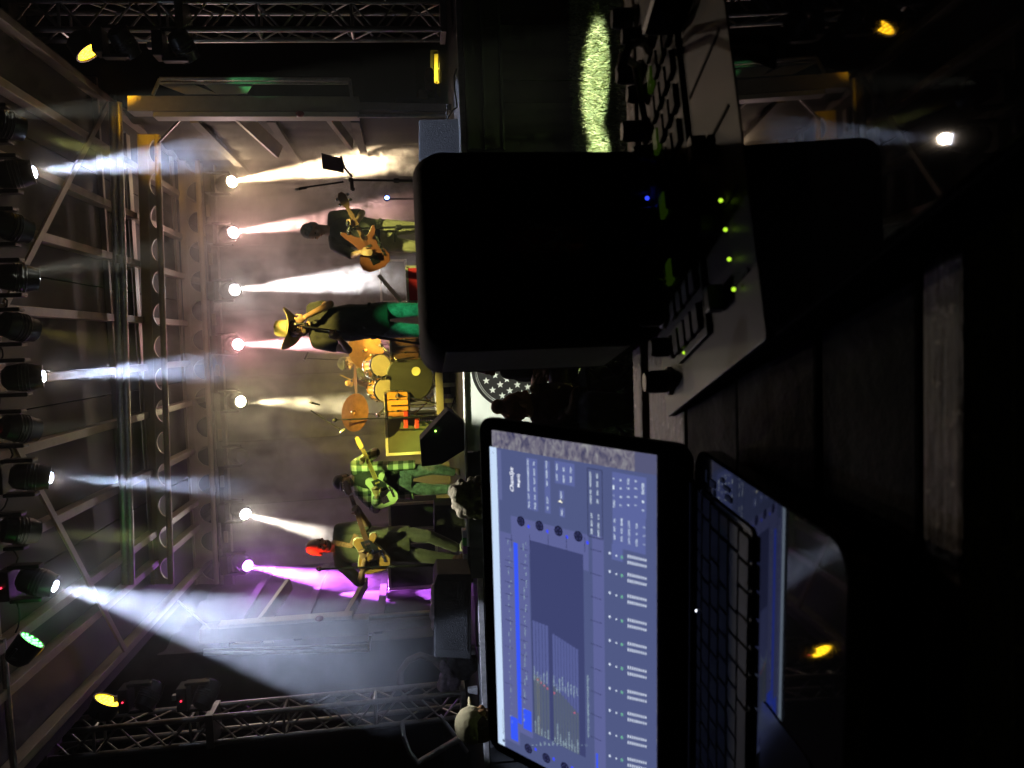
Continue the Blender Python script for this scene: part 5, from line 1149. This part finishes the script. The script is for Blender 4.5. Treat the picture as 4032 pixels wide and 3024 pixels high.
# keys
kb_o = LH + bd_ * .018 - rx * .030 + bn * .0006
keyboard = MB().prism(rrect(kb_o - rx * .316, rx, bd_, .316, .108, .006), bn * .0012).build("keyboard_well", mat("keyboard well", (.004, .004, .005), .6), lap)
M_key = mat("laptop keys", (.075, .078, .085), .7, 0, .15, 40)
rows = [(.010, [.0155] * 19), (.0165, [.0165] * 15 + [.033, .0165]), (.0165, [.025] + [.0165] * 13 + [.022, .0165]), (.0165, [.030] + [.0165] * 12 + [.033, .0165]), (.0165, [.038] + [.0165] * 11 + [.042, .0165]), (.0165, [.021, .0165, .0165, .021, .088, .021, .0165, .0165, .0165, .0165, .0165])]
yy = .004
keymesh = {}
for h, ws in rows:
    tot = sum(ws) + .0022 * (len(ws) - 1); sx = .308 / tot; x = .004
    for wk in ws:
        wv = wk * sx; key = (round(wv, 4), h)
        c = kb_o - rx * (.316 - x - wv / 2) + bd_ * (yy + h / 2) + bn * .0022
        if key not in keymesh:
            o = MB().prism([c + rx * (sxn * wv / 2) + bd_ * (syn * h / 2) for sxn, syn in ((-1, -1), (1, -1), (1, 1), (-1, 1))], bn * .0016).build("key", M_key, lap, bevel=.0005, seg=1)
            keymesh[key] = (o, c)
        else:
            o0, c0 = keymesh[key]; o = o0.copy(); col.objects.link(o); o.location = o0.location + (c - c0)
        x += wv + .0022
    yy += h + .0022
MB().prism(rrect(LH - rx * .245 + bd_ * .142 + bn * .0004, rx, bd_, .105, .07, .005), bn * .0006).build("touchpad", mat("touchpad", (.02, .021, .026), .12, spec=.8), lap)
# stickers right of the keyboard
M_stick = mat("pale sticker print", (.32, .34, .38), .5)
for (a, b, wd, hh) in ((.012, .030, .012, .004), (.017, .040, .007, .010), (.024, .046, .006, .004), (.010, .062, .004, .006), (.014, .068, .004, .012), (.020, .072, .005, .012)):
    p = LH - rx * a + bd_ * b + bn * .0005
    MB().prism([p, p - rx * wd * .8, p - rx * wd * .8 + bd_ * hh, p + bd_ * hh], bn * .0003).build("sticker", M_stick, lap)
MB().ell(LH - rx * .135 + bd_ * .015 + bn * .002, .0012, n=8, m=5).build("power_light", glow("white led", (.8, .85, 1), 3, False), lap)

def srgb(r, g, b): return tuple(((v / 255) / 12.92 if v < 10 else ((v / 255 + .055) / 1.055) ** 2.4) for v in (r, g, b))
SCO = LH + lu * .035 - rx * .012          # bottom right corner of the picture area
SW, SHH = .345, .195
def S(x, y):                                # photo pixel (4032 scale) -> (distance left of the right edge, height) on the screen
    d = ray(x / KP, y / KP); t = (SCO - CAM).dot(ln) / d.dot(ln); p = CAM + d * t - SCO
    return (-p.dot(rx), p.dot(lu))
screen = MB().add([SCO + ln * .0008, SCO - rx * SW + ln * .0008, SCO - rx * SW + lu * SHH + ln * .0008, SCO + lu * SHH + ln * .0008], [(0, 1, 2, 3)])
# wallpaper: grey-brown fur like streaks
mw = bpy.data.materials.new("desktop wallpaper"); mw.use_nodes = True; n = mw.node_tree; b = n.nodes["Principled BSDF"]
tc = n.nodes.new("ShaderNodeTexCoord"); mp = n.nodes.new("ShaderNodeMapping"); mp.inputs["Scale"].default_value = (55, 55, 140); mp.inputs["Rotation"].default_value = (.4, .5, .2)
no = n.nodes.new("ShaderNodeTexNoise"); no.inputs["Scale"].default_value = 1.6; no.inputs["Detail"].default_value = 6; no.inputs["Distortion"].default_value = 1.2
cr = n.nodes.new("ShaderNodeValToRGB")
for i, (p, c) in enumerate(((.3, srgb(60, 60, 92)), (.5, srgb(112, 108, 124)), (.7, srgb(146, 146, 150)))):
    e_ = cr.color_ramp.elements[i] if i < 2 else cr.color_ramp.elements.new(p)
    e_.position = p; e_.color = (*c, 1)
n.links.new(tc.outputs["Object"], mp.inputs[0]); n.links.new(mp.outputs[0], no.inputs["Vector"]); n.links.new(no.outputs["Fac"], cr.inputs[0])
b.inputs["Base Color"].default_value = (.01, .01, .01, 1); b.inputs["Roughness"].default_value = .3
n.links.new(cr.outputs[0], b.inputs["Emission Color"]); b.inputs["Emission Strength"].default_value = 1
mw.cycles.emission_sampling = 'NONE'
screen = screen.build("screen", mw, lap)
def flat(name, col_, quads, lift, strength=1.0):
    """flat print on the screen; quads: list of (a0,b0,a1,b1) or polygon lists in screen metres"""
    mbx = MB()
    for q in quads:
        if isinstance(q, tuple) and len(q) == 2 and isinstance(q[0], list): vs, fs = q
        elif isinstance(q, tuple): a0, b0, a1, b1 = q; vs, fs = [(a0, b0), (a1, b0), (a1, b1), (a0, b1)], [(0, 1, 2, 3)]
        else: vs, fs = q, [tuple(range(len(q)))]
        mbx.add([SCO - rx * a + lu * b + ln * (.0009 + lift * .00022) for a, b in vs], fs)
    return mbx.build(name, glow("screen " + str(col_) + str(strength), srgb(*col_), strength, name in ("window_background", "title_bar")), screen)
def R(tlx, tly, brx, bry):
    a0, b0 = S(tlx, tly); a1, b1 = S(brx, bry); cl = lambda v, lo, hi: max(lo, min(hi, v))
    return (cl(a0, 0, SW), cl(b0, 0, SHH), cl(a1, 0, SW), cl(b1, 0, SHH))
def ring(a, b, ra, rb=None, n=20):
    rb = rb or ra; return [(a + ra * math.cos(6.283 * i / n), b + rb * math.sin(6.283 * i / n)) for i in range(n)]
def words(items, shear=0.0, bold=.02):
    """items: (text, x, y, height in photo px)"""
    out = []
    for t, x, y, hpx in items:
        a, b = S(x, y); vs, fs, w_, h_ = tg(t, shear, bold)
        if not vs: continue
        k = hpx * .000225 / h_
        out.append(([(a - v[0] * k, b + v[1] * k) for v in vs], fs))
    return out
wa, wb = S(2250, 1812); xr = wa
ta, tbv = S(1958, 1800); tl = S(1976, 2930)
win_top = S(1932, 1780)[1]; bar_bot = S(1959, 1790)[1]
flat("window_background", (80, 89, 132), [(xr, 0, SW, win_top)], 1)
flat("wallpaper_corner", (84, 86, 118), [(0, 0, xr, .022)], 1)
flat("title_bar", (188, 208, 234), [(xr, bar_bot, SW, win_top)], 2, 1.15)
flat("title_text", (60, 70, 100), words([("x", 1945, 1781, 9), ("MagicQ PC (Demo Mode)", 1985, 2840, 11)], 0, .0) + [ring(*S(1987, 2913), .0016)], 3)
flat("menu_strip", (96, 104, 152), [(xr + .002, bar_bot - .006, xr + .054, bar_bot - .0012), (xr + .002, bar_bot - .0018, SW, bar_bot - .0005)], 2)
PANEL = (92, 102, 158)
rects = [R(2080, 2003, 2118, 1808), R(2150, 2017, 2168, 1816), R(2189, 1900, 2265, 1826), R(2205, 1962, 2224, 1932), R(2207, 2032, 2227, 2000), R(2415, 2012, 2548, 1880), R(2416, 2150, 2545, 2040), R(2412, 2200, 2455, 2150)]
for q_ in rects: flat("button_panel", PANEL, [q_], 2)
W = []
def row(x, ws, hh=9, skew=0.0):
    for t, y in ws: W.append((t, x + (y - 1900) * skew, y, hh))
row(2085, [("PROG", 1985), ("OUT", 1952), ("SETUP", 1918), ("PATCH", 1885), ("MEDIA", 1850), ("EXEC", 1818)], 9, .03)
row(2109, [("PAGE", 1990), ("CUE", 1957), ("STK", 1925), ("PLAY", 1892), ("BACK", 1857), ("SEQ", 1824)], 9, .03)
row(2158, [("VIS", 2000), ("PLOT", 1968), ("TEST", 1902), ("INNER", 1865), ("HOLD", 1828)], 9, .03)
row(2197, [("HIGH", 1838), ("LOW", 1876)], 9); row(2224, [("SET", 1846), ("NEXT", 1884)], 9); row(2252, [("FAN", 1850), ("FREE", 1886)], 9)
row(2214, [("NEXT", 1947)], 9); row(2217, [("PREV", 2016)], 9)
row(2329, [("UNDO", 1965), ("HD", 1935), ("HIGHLIGHT", 1885)], 9, .02); row(2356, [("SET", 1972), ("INC", 1938), ("SNG", 1905), ("REC", 1872)], 9, .02)
row(2334, [("REM", 2090), ("MOV", 2058), ("CPY", 2028)], 9, .0); row(2361, [("SHIFT", 2098), ("UPD", 2068), ("< >", 2034)], 9, .0)
for i, y in enumerate((1883, 1917, 1949)): row(2420, [("+-/"[i], y)], 8)
row(2422, [("THRU", 1983)], 9)
for j, ws in enumerate(((" ", "987"), ("FULL", "654"), ("@", "321"))): 
    x = 2449 + j * 29; row(x, [(ws[1][k], 1922 + 33 * k) for k in range(3)], 12)
    if ws[0].strip(): row(x, [(ws[0], 1893)], 9)
row(2448, [("#", 1890)], 10); row(2536, [("ENTER", 1922), (".", 1974), ("0", 2008)], 11)
row(2424, [("GRP", 2112), ("INT", 2080), ("FX", 2047)], 9); row(2452, [("POS", 2120), ("COL", 2088), ("BEAM", 2054)], 9); row(2481, [("LAY1", 2128), ("LAY2", 2095), ("LAY3", 2062)], 9)
row(2511, [("CTRL", 2134), ("<", 2101), ("CLR", 2069)], 9); row(2540, [("1", 2142), ("2", 2108), ("3", 2075)], 9)
flat("button_lettering", (214, 228, 240), words(W), 4, 1.05)
flat("program_name", (236, 240, 250), words([("ChamSys", 2021, 1886, 29)], .35, .015) + words([("MagicQ", 2047, 1891, 19)], 0, .02), 4, 1.2)
# framed box round the record keys
q = R(2318, 2110, 2376, 1850); t_ = .0009
flat("key_frame", (52, 58, 92), [(q[0], q[1], q[2], q[1] - t_), (q[0], q[3], q[2], q[3] + t_), (q[0], q[1], q[0] - t_, q[3]), (q[2], q[1], q[2] + t_, q[3])], 3)
kn = [(2055, 2051), (2128, 2069), (2203, 2089), (2281, 2110), (2084, 2945), (2155, 2982), (2228, 3018)]
for k in kn: flat("encoder_knob", (30, 32, 62), [ring(*S(*k), .0052)], 3)
flat("encoder_mark", (62, 66, 112), [ring(S(*k)[0] + .0052 * .55 * math.cos(a), S(*k)[1] + .0052 * .55 * math.sin(a), .0008) for k in kn for a in (.6, 1.8, 3.0, 4.2, 5.4)], 4)
flat("encoder_light", (58, 72, 236), [ring(*S(*k), .0019, .0016) for k in [(2085, 2072), (2159, 2091), (2236, 2113), (2317, 2135), (2113, 2948), (2184, 2986), (2257, 3021)]], 3, 1.2)
# the program window: soft key rows, blue cursor bar, fixture list
gx0, gb0 = S(2000, 2085); gl_, gb1 = S(2330, 2990)
top = S(1985, 2100)[1]
flat("soft_key_field", (94, 100, 152), [R(1995, 2905, 2030, 2105), R(2050, 2880, 2085, 2160), R(2018, 2160, 2320, 2105), (S(2400, 2120)[0], S(2335, 2120)[1], SW, S(2380, 2120)[1])], 2)
flat("selection_bar", (52, 82, 232), [R(2066, 2865, 2096, 2800), R(2016, 2905, 2042, 2828), R(2352, 3060, 2358, 2965)], 3, 1.15)
sel = (S(2057, 2850)[0], S(2026, 2140)[1], S(2034, 2136)[0], S(2042, 2140)[1]); flat("selection_bar", (52, 82, 232), [sel], 3, 1.15)
lines = []
for y in (2120, 2205, 2230, 2290, 2338, 2385, 2440, 2545, 2690): a, b_ = S(2010, y); lines.append((a, b_ + .006, a + .0006, b_ - .005))
for y in (2160, 2220, 2282, 2342, 2400, 2460, 2520, 2578, 2635, 2690, 2745): a, b_ = S(2068, y); lines.append((a, b_ + .005, a + .0006, b_ - .005))
for k in range(5):
    a, b_ = S(2020 + k * 72, 2132 + k * 4); lines.append((a - .009, b_, a + .006, b_ + .0006))
for y in (2165, 2260, 2352, 2445, 2538, 2632, 2725, 2815, 2905): a, b_ = S(2355, y); lines.append((a, b_ + .0075, a + .0006, b_ - .0055))
flat("grid_line", (50, 54, 92), lines, 4)
dk = R(2106, 2880, 2300, 2182)
flat("list_window", (62, 68, 112), [dk], 3)
st = []; stl = []
for k in range(5): 
    b0 = dk[1] - .0018 - k * .0042; st.append((dk[0] + .002 - .002, b0, S(2200, 2476)[0], b0 - .0034)); stl.append((dk[0] - 0, b0, S(2200, 2690 + k * 6)[0], b0 - .0034))
for k in range(9):
    b0 = dk[1] - .0275 - k * .0036; st.append((dk[0], b0, S(2200, 2500 + k * 3)[0], b0 - .0029)); stl.append((dk[0], b0, S(2250, 2725 + k * 8)[0], b0 - .0029))
st = [q for q in st if q[3] > dk[3]]; stl = [q for q in stl if q[3] > dk[3]]
flat("list_row", (88, 96, 150), st, 4); flat("list_row_name", (86, 96, 116), stl, 5)
flat("cursor_box", (128, 128, 92), [(stl[1][0], stl[1][1], stl[1][2], stl[1][1] - .0005), (stl[1][0], stl[1][3] + .0005, stl[1][2], stl[1][3]), (stl[1][2], stl[1][1], stl[1][2] + .0006, stl[1][3])], 6)
smallw = []; rw = random.Random(5)
dots = lambda a, b_, n_, s_: [(a - i * .0017, b_, a - i * .0017 - .0010 * rw.uniform(.6, 1.2), b_ - s_ * rw.uniform(.6, 1.1)) for i in range(n_)]
for q in st: smallw += dots(S(2200, 2705)[0] + rw.uniform(-.002, .004), q[1] - .0006, rw.randint(4, 9), .0018)
for q in stl: smallw += dots(q[0] - .001, q[1] - .0006, rw.randint(3, 14), .0018)
for y in range(2140, 2860, 24): smallw += dots(S(2008, y)[0], S(2008 + (y - 2140) * .012, y)[1] + rw.uniform(-.002, .002), rw.randint(1, 3), .0014); smallw += dots(S(2070, y)[0], S(2070, y)[1] + rw.uniform(-.003, .002), rw.randint(1, 4), .0016)
for y in range(2760, 3000, 18): smallw += dots(S(2100 + (y - 2760) * .9, 2930)[0], S(2100 + (y - 2760) * .9, 2930)[1], rw.randint(1, 3), .002)
smallw += dots(S(2325, 2900)[0], S(2318, 2760)[1], 38, .0022)
flat("list_lettering", (150, 172, 184), [q for q in smallw if 0 < q[0] < SW - .002 and q[2] > 0], 7)
flat("red_mark", (190, 96, 122), [ring(S(2200, 2700 + i * 6)[0], q[1] - .0017, .0011) for i, q in enumerate(stl) if i in (1, 2, 3, 4, 5, 12)], 7)
pb = []; grn = []; dotw = []
for y in (2190, 2262, 2346, 2440, 2533, 2627, 2721, 2808, 2898, 2987):
    dotw += [ring(*S(2405, y - 14), .0013, .0011), ring(*S(2431, y - 4), .0009)]; grn.append(ring(*S(2453, y + 2), .0016, .0013))
    for c_ in (0, 1):
        for i in range(9):
            a, b_ = S(2478 + i * 8.6, y - 2 + c_ * 24 + i * 2.0); wq = .0030 - .0001 * i
            pb.append((a - wq / 2, b_ + .0006, a + wq / 2, b_ - .0006))
flat("playback_lettering", (212, 222, 240), [q for q in pb if q[2] < SW], 4, 1.05); [flat("playback_light", (110, 176, 150), [q_], 4) for q_ in grn]; [flat("playback_dot", (214, 226, 244), [q_], 4, 1.05) for q_ in dotw]
a, b_ = S(2213, 1975)
flat("mouse_pointer", (250, 246, 220), [[(a, b_ + .003), (a - .0026, b_ - .0006), (a - .0010, b_ - .0006), (a - .0004, b_ - .0026), (a + .0006, b_ - .0022), (a, b_ - .0002)]], 8, 1.2)
lit_strip = screen

# ------------------------------------------------------------------ console
CO = Vector((-.084, .73, 1.206)); ca = RAD(15.8)
cex = Vector((math.cos(ca), math.sin(ca), .0)); cey = Vector((math.sin(ca), -math.cos(ca), 0)); cn0 = Vector((-.009, .092, .9957))
cey = (cey - cn0 * cey.dot(cn0)).normalized(); cex = (cex - cn0 * cex.dot(cn0)).normalized(); cn = cex.cross(-cey).normalized()
if cn.z < 0: cn = -cn
con = empty("lighting_console", CO); tag(con, "low lighting console with black knobs and green key lights, right of the laptop", "console")
M_panel = mat("console grey panel", (.08, .067, .056), .5, 0, .12, 6)
C_ = lambda u, v, h=0: CO + cex * u + cey * v + cn * h
CL = .62
# wedge body, thin at the far edge
MB().add([C_(0, 0, -.004), C_(CL, 0, -.004), C_(CL, .55, -.004), C_(0, .55, -.004), C_(0, .01, -.012), C_(CL, .01, -.012), C_(CL, .55, -.042), C_(0, .55, -.042)],
         [(0, 1, 2, 3), (7, 6, 5, 4), (0, 4, 5, 1), (2, 6, 7, 3), (0, 3, 7, 4), (1, 5, 6, 2)]).build("body", mat("console matte black", (.004, .004, .004), .9, spec=.04), con, bevel=.002)
MB().prism(rrect(C_(0, .0, -.0035), cex, cey, CL, .285, .006), cn * .0035).build("key_panel", M_panel, con, bevel=.0008)
MB().prism(rrect(C_(.002, .289, -.0035), cex, cey, CL - .004, .258, .006), cn * .0035).build("glass_panel", mat("black console glass", (.005, .005, .006), .02, spec=.35), con)
M_knob = mat("black knob", (.010, .010, .012), .4); M_bknob = mat("dark blue cap", (.010, .014, .045), .4)
M_cap = mat("pale knob skirt", (.34, .31, .26), .45)
def knob(u, v, r=.009, h=.02, m=None, skirt=False):
    if skirt: MB().lathe([(r * 1.25, 0), (r * 1.2, .004), (r * .9, .006)], C_(u, v), cn, 16).build("knob_skirt", M_cap, con, smooth=True)
    MB().lathe([(r, .0), (r, h * .75), (r * .82, h), (.001, h)], C_(u, v), cn, 16).build("knob", m or M_knob, con, smooth=True, angle=50)
for k in range(8): knob(.03 + k * .066, .030, .011, .026, M_bknob if k < 2 else None, True)
for k in range(8): knob(.058 + k * .066, .052, .009, .022, None, True)
# raised dark key fields and rubber keys
MB().prism(rrect(C_(.035, .075, 0), cex, cey, .40, .10, .004), cn * .004).build("key_field", mat("black key field", (.012, .012, .013), .5), con, bevel=.001)
M_rub = mat("dark rubber key", (.03, .032, .03), .6)
gk = glow("key backlight", (.25, .55, .02), .022, False)
for r_ in range(4):
    for k in range(12):
        o = MB().prism(rrect(C_(.042 + k * .0325, .081 + r_ * .023, .004), cex, cey, .022, .016, .002), cn * .004).build("rubber_key", gk if (r_ == 0 and k in (2, 4, 6, 8)) else M_rub, con, bevel=.0008, seg=1)
# fader slots and caps
for k in range(9):
    u = .05 + k * .06; v0 = .185
    MB().prism(rrect(C_(u, v0, .0002), cex, cey, .003, .085, .001), cn * .0006).build("fader_slot", M_rubber, con)
    if k < 3 or k > 6: MB().prism(rrect(C_(u - .008, v0 + (.02 if k < 3 else .055), .001), cex, cey, .019, .012, .002), cn * .012).build("fader_cap", M_knob, con, bevel=.001)
MB().prism(rrect(C_(.30, .165, 0), cex, cey, .11, .115, .01), cn * .03).build("trackball_block", M_black, con, bevel=.006)
M_led = glow("green console led", (.42, .75, .03), 1.6, False)
def onpanel(x, y, h=0):
    d = ray(x, y); t = (CO + cn * h - CAM).dot(cn) / d.dot(cn); return CAM + d * t
for q in ((1445, 600), (1455, 652), (1470, 706), (1478, 762), (1557, 433), (1567, 496), (1575, 560), (1585, 625)):
    MB().ell(onpanel(*q, .004), (.0015, .0015, .0015), n=8, m=6).build("key_light", M_led, con, smooth=True)
MB().ell(onpanel(1398, 428, .010), (.0022, .0022, .0022), n=8, m=6).build("power_light", glow("blue led", (.03, .06, 1), 1.5, False), con, smooth=True)
# cable loop hanging over the far right end
MB().path([onpanel(1400, 300, .004), onpanel(1372, 140, .02), onpanel(1345, 120, .05), onpanel(1342, 150, .06), onpanel(1360, 96, .055), onpanel(1390, 88, .03), onpanel(1400, 110, .02), onpanel(1410, 60, .012), onpanel(1440, 10, .006), onpanel(1460, -60, .004)], .0035, 8).build("cable", mat("grey cable", (.16, .13, .12), .5), con, smooth=True)

# ------------------------------------------------------------------ small loudspeaker with the drink can
CX0, CX1, CY = -.010, .186, .775
cz0, cz1 = TZ + .003, 1.438
spk = empty("loudspeaker", ((CX0 + CX1) / 2, CY + .08, TZ)); tag(spk, "small black loudspeaker cabinet with rounded corners, seen from behind on the table", "loudspeaker")
def rr_loop(x0, x1, z0, z1, r, Y, n=6):
    return [Vector((p.x, Y, p.z)) for p in rrect(Vector((x0, Y, z0)), Vector((1, 0, 0)), Vector((0, 0, 1)), x1 - x0, z1 - z0, r, n)]
secs = [rr_loop(CX0 + .004, CX1 - .004, cz0 + .003, cz1 - .004, .020, CY), rr_loop(CX0, CX1, cz0, cz1, .022, CY + .006), rr_loop(CX0 - .030, CX1 + .03, cz0, cz1 + .006, .026, CY + .15), rr_loop(CX0 - .028, CX1 + .028, cz0 + .002, cz1 + .004, .024, CY + .158)]
a0 = at(1092, 575, CY); a1 = at(1276, 460, CY)
inner = rr_loop(a0.x, a1.x, a1.z, a0.z, .010, CY); inner_b = rr_loop(a0.x + .002, a1.x - .002, a1.z + .002, a0.z - .002, .010, CY + .075)
vs = []; fs = []; n = len(inner)
for L_ in [inner] + secs: vs += L_
for j in range(len(secs)):
    for i in range(n): fs.append((j * n + i, j * n + (i + 1) % n, (j + 1) * n + (i + 1) % n, (j + 1) * n + i))
fs.append(tuple(range(len(secs) * n, (len(secs) + 1) * n)))
M_cab = mat("textured black cabinet", (.011, .0105, .0095), .8, 0, .25, 60, .1, spec=.04)
MB().add(vs, fs).build("cabinet", M_cab, spk, smooth=True)
vs = inner + inner_b; fs = [(i, (i + 1) % n, n + (i + 1) % n, n + i) for i in range(n)] + [tuple(range(n, 2 * n))]
MB().add(vs, fs).build("recess", M_black, spk, smooth=True)
MB().prism([Vector((CX0 - .0015, CY + .02, cz0 + .02)), Vector((CX0 - .0265, CY + .14, cz0 + .02)), Vector((CX0 - .0265, CY + .14, cz1 - .02)), Vector((CX0 - .0015, CY + .02, cz1 - .02))], Vector((-.002, -.0004, 0))).build("lit_side", mat("pale lit side", (.52, .53, .54), .5), spk)  # pale colour stands for stage light falling on this side of the cabinet
canc = Vector(((a0.x + a1.x) / 2 + .002, CY + .042, a1.z - .012))
can = empty("drink_can", canc); tag(can, "red drink can with white script, standing in the loudspeaker's recess", "drink can")
MB().lathe([(.024, 0), (.028, .003), (.0305, .009), (.0305, .098), (.026, .108)], canc, (0, 0, 1), 28).build("body", mat("red can print", (.30, .012, .012), .25, .5, .1, 10), can, smooth=True)
MB().lathe([(.026, .108), (.0268, .1105), (.0255, .112), (.024, .109), (.001, .109)], canc, (0, 0, 1), 28).build("rim", M_chrome, can, smooth=True)
def canpt(t, z): return canc + Vector((.0309 * math.sin(t), -.0309 * math.cos(t), z))
M_script = mat("white can script", (.55, .52, .50), .4)
for pts, r in (([(-.9 + i * .12, .060 + .020 * math.sin(i * .55)) for i in range(14)], .0018), ([(.1 + .35 * math.cos(i * .5), .062 + .018 * math.sin(i * .5)) for i in range(13)], .0015), ([(-.55 + .30 * math.cos(i * .5), .048 + .016 * math.sin(i * .5)) for i in range(13)], .0015)):
    MB().path([canpt(*p) for p in pts], r, 6).build("script", M_script, can, smooth=True)
